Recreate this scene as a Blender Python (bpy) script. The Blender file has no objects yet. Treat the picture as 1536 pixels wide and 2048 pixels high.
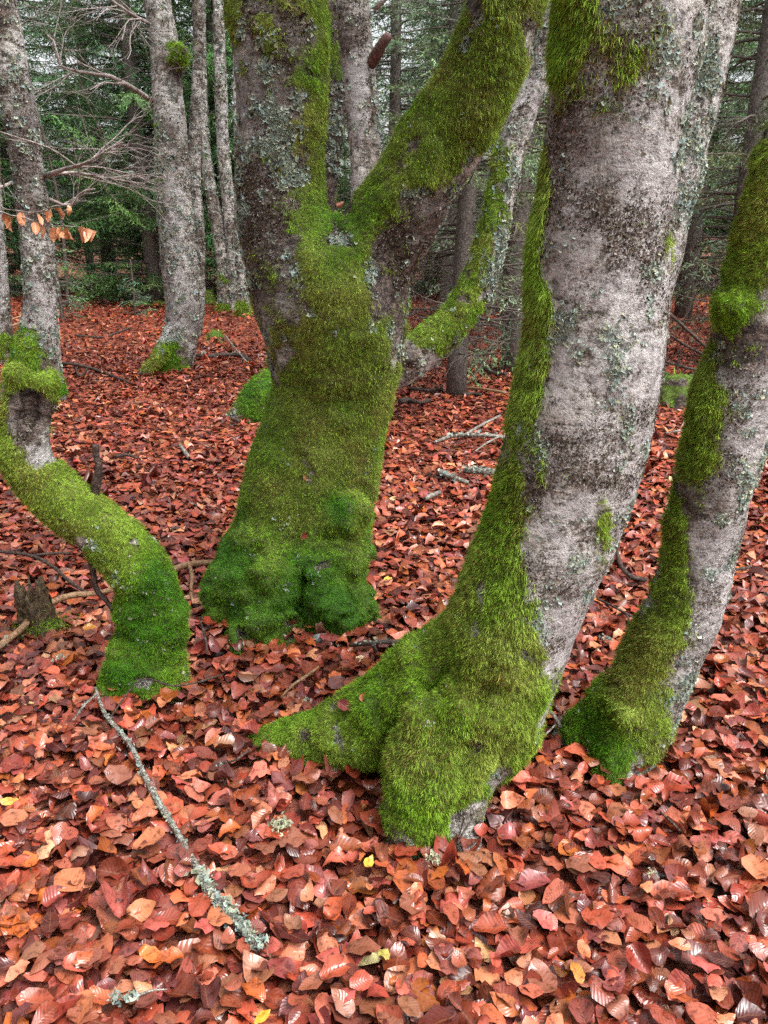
import bpy, math, random
import numpy as np
import openvdb
from mathutils import Vector, Matrix

# ------------------------------------------------------------------ camera, sky, sun, exposure
SC = bpy.context.scene
COL = SC.collection
random.seed(7)
RNG = np.random.default_rng(11)
CAM_H, PITCH, FPX = 1.5, math.radians(20), 1541.0       # focal length in pixels of the 1536x2048 frame

cd = bpy.data.cameras.new('camera')
cam = bpy.data.objects.new('camera', cd)
COL.objects.link(cam)
cd.sensor_fit = 'VERTICAL'
cd.sensor_height = 36.0
cd.lens = 36.0 * FPX / 2048.0
cd.clip_start, cd.clip_end = 0.05, 500.0
cam.location = (0, 0, CAM_H)
cam.rotation_euler = (math.pi / 2 - PITCH, 0, 0)
SC.camera = cam

SUN_EL, SUN_AZ = math.radians(60), math.radians(125)     # azimuth clockwise from +Y
world = bpy.data.worlds.new('World')
SC.world = world
world.use_nodes = True
wn, wl = world.node_tree.nodes, world.node_tree.links
wn.clear()
sky = wn.new('ShaderNodeTexSky')
sky.sky_type = 'NISHITA'
sky.sun_disc = False
sky.sun_elevation = SUN_EL
sky.sun_rotation = SUN_AZ
sky.dust_density = 4.0
hs = wn.new('ShaderNodeHueSaturation')                   # the overcast takes the blue out of the sky
hs.inputs['Saturation'].default_value = 0.16
bg = wn.new('ShaderNodeBackground')
bg.inputs['Strength'].default_value = 0.15
wo = wn.new('ShaderNodeOutputWorld')
wl.new(sky.outputs[0], hs.inputs['Color'])
wl.new(hs.outputs[0], bg.inputs['Color'])
wl.new(bg.outputs[0], wo.inputs['Surface'])

sd = bpy.data.lights.new('sun', 'SUN')
sd.energy, sd.angle, sd.color = 1.5, math.radians(28), (1.0, 0.97, 0.93)
sun = bpy.data.objects.new('sun', sd)
COL.objects.link(sun)
sdir = Vector((math.sin(SUN_AZ) * math.cos(SUN_EL), math.cos(SUN_AZ) * math.cos(SUN_EL), math.sin(SUN_EL)))
sun.rotation_euler = sdir.to_track_quat('Z', 'Y').to_euler()
sun.location = sdir * 30

SC.view_settings.view_transform = 'Standard'
SC.view_settings.look = 'None'
SC.view_settings.gamma = 1.0
SC.view_settings.use_curve_mapping = False
SC.view_settings.exposure = 1.2
SC.cycles.use_denoising = False
SC.cycles.max_bounces = 6
SC.cycles.diffuse_bounces = 3
SC.cycles.glossy_bounces = 2
SC.cycles.transparent_max_bounces = 4
SC.cycles.use_adaptive_sampling = True
SC.cycles.adaptive_threshold = 0.02

# ------------------------------------------------------------------ geometry of the view, used to measure places
CP, SP = math.cos(PITCH), math.sin(PITCH)
UPV = np.array([0, SP, CP]); FWD = np.array([0, CP, -SP])

def at(px, py, Y):
    """the point seen at a pixel, at forward distance Y"""
    d = np.array([(px - 768) / FPX, 0, 0]) - (py - 1024) / FPX * UPV + FWD
    t = Y / d[1]
    return np.array([0, 0, CAM_H]) + t * d, t

def on_ground(px, py, dz=0.0):
    d = np.array([(px - 768) / FPX, 0, 0]) - (py - 1024) / FPX * UPV + FWD
    t = (dz - CAM_H) / d[2]
    p = np.array([0, 0, CAM_H]) + t * d
    return p, t

def to_px(P):
    q = P - np.array([0, 0, CAM_H])
    dep = np.maximum(q @ FWD, 0.05)
    return 768 + FPX * q[:, 0] / dep, 1024 - FPX * (q @ UPV) / dep

# ------------------------------------------------------------------ noise
def _hash(ix, iy, iz, seed):
    h = (ix * 374761393 + iy * 668265263 + iz * 2147483647 + seed * 1274126177) & 0xFFFFFFFF
    h = ((h ^ (h >> 13)) * 1274126177) & 0xFFFFFFFF
    h = ((h ^ (h >> 15)) * 2246822519) & 0xFFFFFFFF
    return ((h ^ (h >> 16)) & 0xFFFF) / 65535.0

def vnoise(P, seed=0):
    P = np.asarray(P, float)
    i = np.floor(P).astype(np.int64)
    f = P - i
    u = f * f * (3 - 2 * f)
    r = 0
    for dx in (0, 1):
        wx = u[:, 0] if dx else 1 - u[:, 0]
        for dy in (0, 1):
            wy = u[:, 1] if dy else 1 - u[:, 1]
            for dz in (0, 1):
                wz = u[:, 2] if dz else 1 - u[:, 2]
                r = r + wx * wy * wz * _hash(i[:, 0] + dx, i[:, 1] + dy, i[:, 2] + dz, seed)
    return r

def fbm(P, oct=3, seed=0):
    P = np.asarray(P, float)
    r, a, s = 0, 0.5, 0
    for k in range(oct):
        r = r + a * vnoise(P * 2 ** k + 17.3 * k, seed + k)
        s += a
        a *= 0.5
    return r / s

def sstep(a, b, x):
    t = np.clip((x - a) / (b - a), 0, 1)
    return t * t * (3 - 2 * t)

MOUNDS = [(-0.38, 2.9, 0.55, 0.03), (0.26, 1.72, 0.42, 0.0), (0.66, 1.93, 0.30, 0.0), (-0.82, 2.33, 0.28, 0.004), (-3.3, 7.3, 0.7, 0.05), (-2.4, 8.7, 0.6, 0.05)]

def ground_h(x, y):
    x = np.asarray(x, float); y = np.asarray(y, float)
    P = np.stack([x, y, 0 * x], -1).reshape(-1, 3)
    h = 0.07 * (vnoise(P * 0.9, 3) - 0.5) + 0.035 * (vnoise(P * 2.6, 4) - 0.5)
    far = sstep(5, 14, P[:, 1])
    h = h + far * 0.25 * (vnoise(P * 0.22, 5) - 0.5)
    for mx, my, mr, mh in MOUNDS:
        h = h + mh * np.exp(-((P[:, 0] - mx) ** 2 + (P[:, 1] - my) ** 2) / mr ** 2)
    return h.reshape(x.shape)

# ------------------------------------------------------------------ mesh helpers
def make_mesh(name, V, F, attrs=None, smooth=True):
    """V (n,3), F a list of int arrays of shape (m,k)"""
    me = bpy.data.meshes.new(name)
    V = np.ascontiguousarray(V, np.float32)
    F = [np.asarray(f, np.int32) for f in (F if isinstance(F, list) else [F]) if len(f)]
    me.vertices.add(len(V))
    me.vertices.foreach_set('co', V.ravel())
    li = np.concatenate([f.ravel() for f in F])
    st, o = [], 0
    for f in F:
        st.append(o + np.arange(len(f)) * f.shape[1]); o += f.size
    me.loops.add(len(li))
    me.loops.foreach_set('vertex_index', li)
    st = np.concatenate(st).astype(np.int32)
    me.polygons.add(len(st))
    me.polygons.foreach_set('loop_start', st)
    me.update(calc_edges=True)
    if smooth:
        me.shade_smooth()
    for k, a in (attrs or {}).items():
        a = np.ascontiguousarray(a, np.float32)
        if a.ndim == 1:
            at_ = me.attributes.new(k, 'FLOAT', 'POINT'); at_.data.foreach_set('value', a)
        elif a.shape[1] == 3:
            at_ = me.attributes.new(k, 'FLOAT_VECTOR', 'POINT'); at_.data.foreach_set('vector', a.ravel())
    return me

def link(name, data, parent=None, mat=None, kind=None, label=None, cat=None, group=None):
    o = bpy.data.objects.new(name, data)
    COL.objects.link(o)
    if parent is not None:
        o.parent = parent
        if data is not None:                       # meshes come in world coordinates: keep them there
            o.matrix_parent_inverse = Matrix.Translation(-Vector(parent.location))
    if mat is not None:
        data.materials.clear(); data.materials.append(mat)
    for k, v in (('kind', kind), ('label', label), ('category', cat), ('group', group)):
        if v:
            o[k] = v
    return o

def thing(name, label, cat, loc, group=None):
    o = link(name, None, label=label, cat=cat, group=group)
    o.location = [float(v) for v in loc]
    o.empty_display_size = 0.1
    return o

def catmull(pts, n):
    pts = np.asarray(pts, float)
    k = len(pts)
    ext = np.vstack([2 * pts[0] - pts[1], pts, 2 * pts[-1] - pts[-2]])
    out = []
    for t in np.linspace(0, k - 1 - 1e-6, n):
        i = int(t); f = t - i
        p0, p1, p2, p3 = ext[i], ext[i + 1], ext[i + 2], ext[i + 3]
        out.append(0.5 * ((2 * p1) + (-p0 + p2) * f + (2 * p0 - 5 * p1 + 4 * p2 - p3) * f * f + (-p0 + 3 * p1 - 3 * p2 + p3) * f ** 3))
    return np.array(out)

def tube(pts, rad, ns=8, jag=0.0, seed=0, cap=True):
    """swept tube -> V, [quads, tris]; jag roughens the radius"""
    pts = np.asarray(pts, float); rad = np.asarray(rad, float)
    n = len(pts)
    T = np.gradient(pts, axis=0)
    T /= np.linalg.norm(T, axis=1, keepdims=True) + 1e-9
    ref = np.array([0.13, 0.31, 0.94]) if abs(T[0] @ np.array([0.13, 0.31, 0.94])) < 0.85 else np.array([1.0, 0.1, 0.05])
    N = ref - T[0] * (ref @ T[0]); N /= np.linalg.norm(N)
    V = []
    a = np.arange(ns) / ns * 2 * np.pi
    for i in range(n):
        N = N - T[i] * (N @ T[i]); N /= np.linalg.norm(N) + 1e-9
        B = np.cross(T[i], N)
        ring = np.cos(a)[:, None] * N + np.sin(a)[:, None] * B
        r = rad[i]
        if jag:
            P = ring * 1.3 + np.array([0, 0, i * 0.35 + seed * 7.7])
            r = r * (1 + jag * (vnoise(P * 1.4, seed) - 0.5) * 2)[:, None]
        V.append(pts[i] + ring * r)
    V = np.vstack(V)
    i, j = np.meshgrid(np.arange(n - 1), np.arange(ns), indexing='ij')
    q = np.stack([i * ns + j, i * ns + (j + 1) % ns, (i + 1) * ns + (j + 1) % ns, (i + 1) * ns + j], -1).reshape(-1, 4)
    t = np.zeros((0, 3), int)
    if cap:
        V = np.vstack([V, pts[0], pts[-1]])
        c0, c1 = n * ns, n * ns + 1
        b = np.arange(ns)
        t = np.vstack([np.stack([np.full(ns, c0), (b + 1) % ns, b], -1), np.stack([np.full(ns, c1), (n - 1) * ns + b, (n - 1) * ns + (b + 1) % ns], -1)])
    return V, [q, t]

class MB:
    """collects pieces of one part"""
    def __init__(s): s.V, s.Q, s.T, s.A, s.n = [], [], [], {}, 0
    def add(s, V, F, **attrs):
        for f in F:
            if len(f):
                (s.Q if f.shape[1] == 4 else s.T).append(np.asarray(f) + s.n)
        s.V.append(V); s.n += len(V)
        for k, v in attrs.items():
            v = np.asarray(v, float)
            s.A.setdefault(k, []).append(np.broadcast_to(v, (len(V),) + v.shape[-1:] if v.ndim else (len(V),)))
    def mesh(s, name, smooth=True):
        F = [np.vstack(x) for x in (s.Q, s.T) if x]
        return make_mesh(name, np.vstack(s.V), F, {k: np.concatenate(v) for k, v in s.A.items()}, smooth)

# ------------------------------------------------------------------ materials
class NT:
    def __init__(s, name, rough=0.7):
        s.m = bpy.data.materials.new(name); s.m.use_nodes = True
        s.n, s.l = s.m.node_tree.nodes, s.m.node_tree.links
        s.b = s.n['Principled BSDF']; s.b.inputs['Roughness'].default_value = rough
        s.tc = s.n.new('ShaderNodeTexCoord')
    def attr(s, name, out='Fac'):
        a = s.n.new('ShaderNodeAttribute'); a.attribute_name = name; return a.outputs[out]
    def noise(s, scale, detail=3, rough=0.55, vec=None, dist=0.0):
        a = s.n.new('ShaderNodeTexNoise')
        a.inputs['Scale'].default_value = scale; a.inputs['Detail'].default_value = detail
        a.inputs['Roughness'].default_value = rough; a.inputs['Distortion'].default_value = dist
        s.l.new(vec if vec is not None else s.tc.outputs['Object'], a.inputs['Vector'])
        return a.outputs['Fac']
    def mapping(s, scale):
        a = s.n.new('ShaderNodeMapping'); a.inputs['Scale'].default_value = scale
        s.l.new(s.tc.outputs['Object'], a.inputs['Vector']); return a.outputs[0]
    def vor(s, scale, vec=None):
        a = s.n.new('ShaderNodeTexVoronoi'); a.inputs['Scale'].default_value = scale
        s.l.new(vec if vec is not None else s.tc.outputs['Object'], a.inputs['Vector']); return a.outputs['Distance']
    def math(s, op, a, b=None, c=None):
        m = s.n.new('ShaderNodeMath'); m.operation = op
        for i, v in enumerate((a, b, c)):
            if v is None: continue
            if isinstance(v, (int, float)): m.inputs[i].default_value = v
            else: s.l.new(v, m.inputs[i])
        return m.outputs[0]
    def ramp(s, fac, stops):
        r = s.n.new('ShaderNodeValToRGB'); e = r.color_ramp.elements
        while len(e) < len(stops): e.new(0.5)
        for x, (p, c) in zip(e, stops):
            x.position = p; x.color = (c[0], c[1], c[2], 1) if not isinstance(c, (int, float)) else (c, c, c, 1)
        s.l.new(fac, r.inputs[0]); return r.outputs['Color']
    def mix(s, fac, a, b, mode='MIX'):
        m = s.n.new('ShaderNodeMix'); m.data_type = 'RGBA'; m.blend_type = mode
        for i, v in ((0, fac), (6, a), (7, b)):
            if isinstance(v, (int, float)): m.inputs[i].default_value = v
            elif isinstance(v, tuple): m.inputs[i].default_value = (*v, 1)
            else: s.l.new(v, m.inputs[i])
        return m.outputs[2]
    def bump(s, h, strength, dist, normal=None):
        b = s.n.new('ShaderNodeBump'); b.inputs['Strength'].default_value = strength; b.inputs['Distance'].default_value = dist
        s.l.new(h, b.inputs['Height'])
        if normal is not None: s.l.new(normal, b.inputs['Normal'])
        return b.outputs[0]
    def color(s, c):
        if isinstance(c, tuple): s.b.inputs['Base Color'].default_value = (*c, 1)
        else: s.l.new(c, s.b.inputs['Base Color'])
    def normal(s, n): s.l.new(n, s.b.inputs['Normal'])
    def spec(s, v): s.b.inputs['Specular IOR Level'].default_value = v

def mat_bark(name='beech_bark', k=1.0, patch=1.0):
    t = NT(name, 0.72); t.spec(0.32)
    con = lambda x, g: t.math('ADD', t.math('MULTIPLY', t.math('SUBTRACT', x, 0.5), g), 0.5)
    n1 = t.noise(10 * k, 6, 0.7); n2 = t.noise(48 * k, 6, 0.75); n3 = t.noise(210 * k, 3, 0.75)
    band = t.noise(30 * k, 4, 0.7, vec=t.mapping((0.7, 0.7, 3.2)))          # faint cross wrinkles of beech bark
    f = con(t.math('ADD', t.math('ADD', t.math('MULTIPLY', n2, 0.46), t.math('MULTIPLY', n3, 0.28)), t.math('MULTIPLY', band, 0.26)), 2.7)
    base = t.ramp(f, [(0.27, (0.030, 0.024, 0.021)), (0.38, (0.16, 0.143, 0.124)), (0.50, (0.43, 0.41, 0.375)), (0.66, (0.75, 0.73, 0.69))])
    dirt = t.ramp(n1, [(0.49, 0.0), (0.57, 1.0)])
    base = t.mix(t.math('MULTIPLY', dirt, min(0.85 * patch, 0.95)), base, t.ramp(f, [(0.28, (0.02, 0.015, 0.012)), (0.5, (0.11, 0.082, 0.060)), (0.74, (0.38, 0.33, 0.27))]))
    # pale crusts and grey-green crusts, each with a shape of its own
    c1 = t.math('ADD', t.math('ADD', t.math('MULTIPLY', t.noise(9 * k, 8, 0.75, dist=0.4), 0.75), t.math('MULTIPLY', n2, 0.25)), t.math('MULTIPLY', t.attr('pale'), 0.20))
    base = t.mix(t.ramp(c1, [(0.54, 0.0), (0.60, 0.88)]), base, t.ramp(f, [(0.24, (0.13, 0.115, 0.11)), (0.45, (0.42, 0.40, 0.395)), (0.72, (0.70, 0.68, 0.67))]))
    c2 = t.math('ADD', t.math('ADD', t.math('MULTIPLY', t.noise(17 * k, 6, 0.75, dist=0.5), 0.7), t.math('MULTIPLY', n3, 0.3)), t.math('MULTIPLY', t.attr('lichen'), 0.10))
    base = t.mix(t.ramp(c2, [(0.57, 0.0), (0.64, 0.75)]), base, t.ramp(f, [(0.3, (0.07, 0.09, 0.065)), (0.68, (0.40, 0.46, 0.39))]))
    # dark brown rough areas, and shade painted into the snapped stem's hole
    d = t.math('ADD', t.attr('dark'), t.math('MULTIPLY', t.math('SUBTRACT', con(n2, 1.4), 0.5), 1.1))
    base = t.mix(t.ramp(d, [(0.36, 0.0), (0.70, 0.9)]), base, t.ramp(f, [(0.28, (0.012, 0.008, 0.007)), (0.5, (0.055, 0.036, 0.029)), (0.74, (0.24, 0.175, 0.145))]))
    # moss felt below the strands
    mo = t.math('ADD', t.attr('moss'), t.math('MULTIPLY', t.math('SUBTRACT', con(n2, 1.3), 0.5), 0.9))
    mf = t.ramp(mo, [(0.38, 0.0), (0.62, 1.0)])
    mc = t.mix(t.attr('mtype'), t.ramp(f, [(0.28, (0.014, 0.040, 0.004)), (0.7, (0.07, 0.19, 0.015))]), t.ramp(f, [(0.28, (0.055, 0.058, 0.012)), (0.7, (0.24, 0.26, 0.045))]))
    t.color(t.mix(mf, base, mc))
    h = t.math('ADD', t.math('MULTIPLY', n2, 1.0), t.math('MULTIPLY', n3, 0.45))
    t.normal(t.bump(h, 1.0, 0.014 / k))
    return t.m

def mat_vcol(name, rough=0.8, spec=0.25, trans=0.0, vary=0.0):
    t = NT(name, rough); t.spec(spec)
    c = t.attr('col', 'Color')
    if vary:
        n = t.noise(60, 2)
        c = t.mix(vary, c, t.ramp(n, [(0.35, 0.25), (0.65, 1.0)]), 'MULTIPLY')
    t.color(c)
    if trans:
        tr = t.n.new('ShaderNodeBsdfTranslucent'); t.l.new(c, tr.inputs['Color'])
        mx = t.n.new('ShaderNodeMixShader'); mx.inputs[0].default_value = trans
        t.l.new(t.b.outputs[0], mx.inputs[1]); t.l.new(tr.outputs[0], mx.inputs[2])
        t.l.new(mx.outputs[0], t.n['Material Output'].inputs['Surface'])
    return t.m

def mat_leaf():
    t = NT('beech_leaf', 0.36); t.spec(0.6)
    uv = t.n.new('ShaderNodeSeparateXYZ'); t.l.new(t.attr('luv', 'Vector'), uv.inputs[0])
    u, v = uv.outputs[0], t.math('ABSOLUTE', uv.outputs[1])
    vein = t.math('SINE', t.math('SUBTRACT', t.math('MULTIPLY', u, 54), t.math('MULTIPLY', v, 12)))
    rib = t.ramp(v, [(0.0, 1.0), (0.09, 0.0)])
    c = t.attr('col', 'Color')
    blot = t.noise(55, 4, 0.65)
    c = t.mix(0.8, c, t.ramp(blot, [(0.36, (0.22, 0.17, 0.18)), (0.47, (0.85, 0.85, 0.85)), (0.66, (1.0, 1.0, 1.0))]), 'MULTIPLY')
    c = t.mix(t.math('MULTIPLY', t.math('MULTIPLY', t.math('MAXIMUM', vein, 0.0), 0.13), t.math('SUBTRACT', 1.0, v)), c, (0.10, 0.025, 0.015))
    c = t.mix(t.math('MULTIPLY', rib, 0.35), c, (0.32, 0.14, 0.07))
    t.color(c)
    t.l.new(t.ramp(t.noise(30, 3), [(0.38, 0.14), (0.62, 0.50)]), t.b.inputs['Roughness'])
    h = t.math('ADD', t.math('MULTIPLY', vein, 0.5), t.math('ADD', t.math('MULTIPLY', rib, 0.6), t.math('MULTIPLY', blot, 1.2)))
    t.normal(t.bump(h, 0.24, 0.0013))
    return t.m

def mat_soil():
    t = NT('leaf_mould', 0.75)
    f = t.math('ADD', t.math('MULTIPLY', t.noise(26, 4, 0.7), 0.6), t.math('MULTIPLY', t.noise(90, 3), 0.4))
    t.color(t.ramp(f, [(0.36, (0.05, 0.015, 0.009)), (0.50, (0.20, 0.052, 0.028)), (0.64, (0.40, 0.125, 0.075))]))
    t.normal(t.bump(f, 0.8, 0.02))
    return t.m

def mat_wood(name, c0, c1, c2, scale=60):
    t = NT(name, 0.7); t.spec(0.35)
    f = t.math('ADD', t.math('MULTIPLY', t.noise(scale, 4, 0.7), 0.6), t.math('MULTIPLY', t.noise(scale * 4, 2), 0.4))
    t.color(t.ramp(f, [(0.36, c0), (0.5, c1), (0.64, c2)]))
    t.normal(t.bump(f, 0.8, 0.006))
    return t.m

M = {
    'bark': mat_bark(),
    'bark_far': mat_bark('far_beech_bark', 0.40, 1.4),
    'moss': mat_vcol('moss_strands', 0.75, 0.2, 0.25),
    'lichen': mat_vcol('lichen_lobes', 0.85, 0.15, 0.1, 0.35),
    'leaf': mat_leaf(),
    'soil': mat_soil(),
    'needle': mat_vcol('spruce_needles', 0.55, 0.35, 0.15),
    'fern': mat_vcol('fern_fronds', 0.6, 0.3, 0.3),
    'stick_dark': mat_wood('wet_dead_wood', (0.012, 0.008, 0.007), (0.045, 0.028, 0.022), (0.16, 0.115, 0.095)),
    'stick_tan': mat_wood('peeled_twig', (0.10, 0.05, 0.025), (0.30, 0.17, 0.09), (0.46, 0.30, 0.18)),
    'stick_grey': mat_wood('lichened_twig', (0.03, 0.025, 0.02), (0.17, 0.15, 0.12), (0.50, 0.50, 0.46)),
    'stub': mat_wood('broken_wood', (0.025, 0.012, 0.010), (0.09, 0.042, 0.035), (0.24, 0.125, 0.10)),
    'rot': mat_wood('rotten_wood', (0.012, 0.008, 0.005), (0.07, 0.042, 0.022), (0.17, 0.13, 0.06)),
    'spruce_bark': mat_wood('spruce_bark', (0.03, 0.022, 0.02), (0.10, 0.08, 0.07), (0.24, 0.22, 0.19), 30),
    'twig': mat_wood('bare_twigs', (0.10, 0.075, 0.068), (0.26, 0.21, 0.195), (0.50, 0.46, 0.43), 25),
    'stone': mat_wood('grey_stone', (0.10, 0.11, 0.11), (0.22, 0.24, 0.24), (0.36, 0.38, 0.38), 40),
}

# ------------------------------------------------------------------ forest floor
def floor_sheet():
    ys = np.concatenate([np.linspace(-6, 0.4, 14), np.linspace(0.5, 6, 90), np.linspace(6.15, 26, 90), np.linspace(28, 300, 40)])
    s = np.linspace(-1, 1, 140)
    X = s[None, :] * (4 + np.abs(ys[:, None]) * 1.1)
    Y = np.broadcast_to(ys[:, None], X.shape)
    Z = ground_h(X, Y) - 0.012
    V = np.stack([X, Y, Z], -1).reshape(-1, 3)
    n, m = X.shape
    i, j = np.meshgrid(np.arange(n - 1), np.arange(m - 1), indexing='ij')
    q = np.stack([i * m + j, i * m + j + 1, (i + 1) * m + j + 1, (i + 1) * m + j], -1).reshape(-1, 4)
    return make_mesh('forest_floor', V, q)
FLOOR = link('forest_floor', floor_sheet(), mat=M['soil'], kind='structure', label='forest floor under red fallen beech leaves')

# ------------------------------------------------------------------ beech leaves
PAL = np.array([[0.34, 0.072, 0.040], [0.25, 0.048, 0.030], [0.44, 0.125, 0.055], [0.50, 0.190, 0.115], [0.12, 0.027, 0.024],
                [0.40, 0.105, 0.072], [0.24, 0.068, 0.062], [0.55, 0.26, 0.16], [0.42, 0.115, 0.03]])
PALW = np.array([0.20, 0.14, 0.12, 0.10, 0.08, 0.14, 0.13, 0.04, 0.05]); PALW = PALW / PALW.sum()

def leaf_shapes(N, nu, nv, rng, L=None):
    """N leaves of nu x nv points, lying around their own origin"""
    u = np.linspace(0, 1, nu) if nu < 6 else 0.5 - 0.5 * np.cos(np.pi * np.linspace(0, 1, nu)) * 0.55 - 0.5 * (1 - 2 * np.linspace(0, 1, nu)) * 0.45; v = np.linspace(-1, 1, nv)
    if L is None:
        L = np.clip(rng.normal(0.068, 0.016, N), 0.035, 0.11)
    asp = rng.uniform(0.22, 0.40, N)
    skew = rng.uniform(0.85, 1.2, N)
    prof = np.sin(np.pi * np.clip(u[None, :] ** skew[:, None], 0, 1)) ** 0.80 * (1 - 0.12 * u[None, :]) + 0.02
    hw = L[:, None] * asp[:, None] * prof
    ph = rng.uniform(0, 6.28, (N, 1, 1))
    uu = u[None, :, None]; vv = v[None, None, :]
    edge = 1 + 0.05 * np.sin(uu * 44 + ph) * np.abs(vv)
    x = (uu - 0.5) * L[:, None, None] + 0 * vv
    y = vv * hw[:, :, None] * edge
    fold = rng.normal(0.10, 0.18, (N, 1, 1))
    curl = rng.normal(0.0, 0.26, (N, 1, 1)) * np.where(rng.random((N, 1, 1)) < 0.15, 3.2, 1.0)
    cup = rng.normal(0.05, 0.30, (N, 1, 1)) * np.where(rng.random((N, 1, 1)) < 0.15, 3.0, 1.0)
    twist = rng.normal(0.0, 0.35, (N, 1, 1))
    wav = rng.uniform(0.02, 0.09, (N, 1, 1))
    Ls = L[:, None, None]
    z = fold * np.abs(y) + curl * (uu - 0.5) ** 2 * Ls * 1.6 + cup * y * y / Ls * 4 + twist * (uu - 0.5) * y * 1.6 + wav * Ls * np.abs(vv) * np.sin(uu * 15 + ph * 2)
    P = np.stack([x, y, z], -1).reshape(N, nu * nv, 3)
    luv = np.stack([np.broadcast_to(uu, x.shape), np.broadcast_to(vv, x.shape), 0 * x], -1).reshape(N, nu * nv, 3)
    i, j = np.meshgrid(np.arange(nu - 1), np.arange(nv - 1), indexing='ij')
    q = np.stack([i * nv + j, (i + 1) * nv + j, (i + 1) * nv + j + 1, i * nv + j + 1], -1).reshape(-1, 4)
    return P, luv, q, L

def leaf_rot(N, rng, tilt):
    yaw = rng.uniform(0, 2 * np.pi, N)
    ta = rng.uniform(0, 2 * np.pi, N)
    tt = np.abs(rng.normal(0, tilt, N))
    flip = rng.random(N) < 0.45
    tt = np.where(flip, np.pi - tt, tt)
    c, s = np.cos(yaw), np.sin(yaw)
    Rz = np.zeros((N, 3, 3)); Rz[:, 0, 0] = c; Rz[:, 0, 1] = -s; Rz[:, 1, 0] = s; Rz[:, 1, 1] = c; Rz[:, 2, 2] = 1
    ax = np.stack([np.cos(ta), np.sin(ta), 0 * ta], -1)
    K = np.zeros((N, 3, 3))
    K[:, 0, 2] = ax[:, 1]; K[:, 1, 2] = -ax[:, 0]; K[:, 2, 0] = -ax[:, 1]; K[:, 2, 1] = ax[:, 0]
    R = np.eye(3)[None] + np.sin(tt)[:, None, None] * K + (1 - np.cos(tt))[:, None, None] * (K @ K)
    return R @ Rz

def leaf_cols(N, rng):
    c = PAL[rng.choice(len(PAL), N, p=PALW)]
    return np.clip(c * np.array([0.84, 0.75, 0.66]) * np.exp(rng.normal(0.0, 0.42, (N, 1))) * rng.uniform(0.88, 1.12, (N, 3)), 0.008, 0.75)

def litter(mb, y0, y1, dens, nu, nv, tilt, zr, rng, L=None, band=None):
    xm0 = (lambda y: 0.57 * y + 0.55) if band is None else (lambda y: band + 0 * y)
    area = (xm0(y0) + xm0(y1)) * (y1 - y0)
    N = int(area * dens)
    y = y0 + (y1 - y0) * np.sqrt(rng.random(N) * (1 - (xm0(y0) / xm0(y1)) ** 2) + (xm0(y0) / xm0(y1)) ** 2) if y0 < 0 else rng.uniform(y0, y1, N)
    keep = rng.random(N) < xm0(y) / xm0(y1) if y0 >= 0 else np.ones(N, bool)
    y = y[keep]; N = len(y)
    x = rng.uniform(-1, 1, N) * xm0(y)
    if band is not None:
        x = x + np.sign(x) * (0.57 * y + 0.55)
    P, luv, q, Ls = leaf_shapes(N, nu, nv, rng, None if L is None else np.clip(rng.normal(L, L * 0.18, N), 0.5 * L, 1.6 * L))
    R = leaf_rot(N, rng, tilt)
    lift = rng.random(N) ** 1.4
    z = ground_h(x, y) + zr[0] + (zr[1] - zr[0]) * lift
    W = np.einsum('nij,nkj->nki', R, P) + np.stack([x, y, z], -1)[:, None, :]
    W[:, :, 2] = np.maximum(W[:, :, 2], ground_h(x, y)[:, None] - 0.008)
    k = nu * nv
    F = (q[None] + (np.arange(N) * k)[:, None, None]).reshape(-1, 4)
    col = np.repeat(leaf_cols(N, rng), k, axis=0)
    mb.add(W.reshape(-1, 3), [F], col=col, luv=luv.reshape(-1, 3))
    return N

mb = MB()
nl = litter(mb, 0.75, 2.7, 1950, 8, 4, 0.24, (0.0, 0.055), RNG)
nl += litter(mb, 2.7, 5.2, 1700, 5, 3, 0.26, (0.0, 0.055), RNG)
nl += litter(mb, 5.2, 10.5, 880, 3, 3, 0.24, (0.0, 0.05), RNG, 0.078)
nl += litter(mb, 10.5, 26, 225, 3, 2, 0.26, (0.0, 0.06), RNG, 0.105)
nl += litter(mb, 0.3, 9.0, 450, 3, 3, 0.3, (0.0, 0.05), RNG, 0.088, band=1.0)      # a step to either side
lit = link('leaf_litter', mb.mesh('leaf_litter'), FLOOR, M['leaf'], kind='stuff', label='thick wet layer of red and copper beech leaves')
print('litter leaves', nl)

def floor_leaves(count):
    """the leaves that lie on top nearest to the path: objects of their own, sharing a few shapes"""
    rng = np.random.default_rng(5)
    K = 40
    P, luv, q, L = leaf_shapes(K, 9, 5, rng)
    cols = leaf_cols(K, rng)
    meshes = []
    for k in range(K):
        me = make_mesh('beech_leaf', P[k], q, {'col': np.repeat(cols[k:k + 1], 45, axis=0), 'luv': luv[k]})
        me.materials.append(M['leaf']); meshes.append(me)
    placed = 0
    R = leaf_rot(count * 3, rng, 0.33)
    k = 0
    while placed < count:
        py = 1440 + 640 * rng.random() ** 0.8; px = rng.uniform(-20, 1556)
        k += 1
        if 700 < px < 1100 and py < 1720 or 1100 < px < 1350 and py < 1560: continue
        p, _ = on_ground(px, py)
        o = link('leaf', meshes[placed % K], FLOOR)
        z = float(ground_h(p[0], p[1])) + rng.uniform(0.048, 0.066)
        m = Matrix(R[placed].tolist()).to_4x4(); m.translation = (p[0], p[1], z)
        o.matrix_world = m
        placed += 1
floor_leaves(272)

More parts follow.
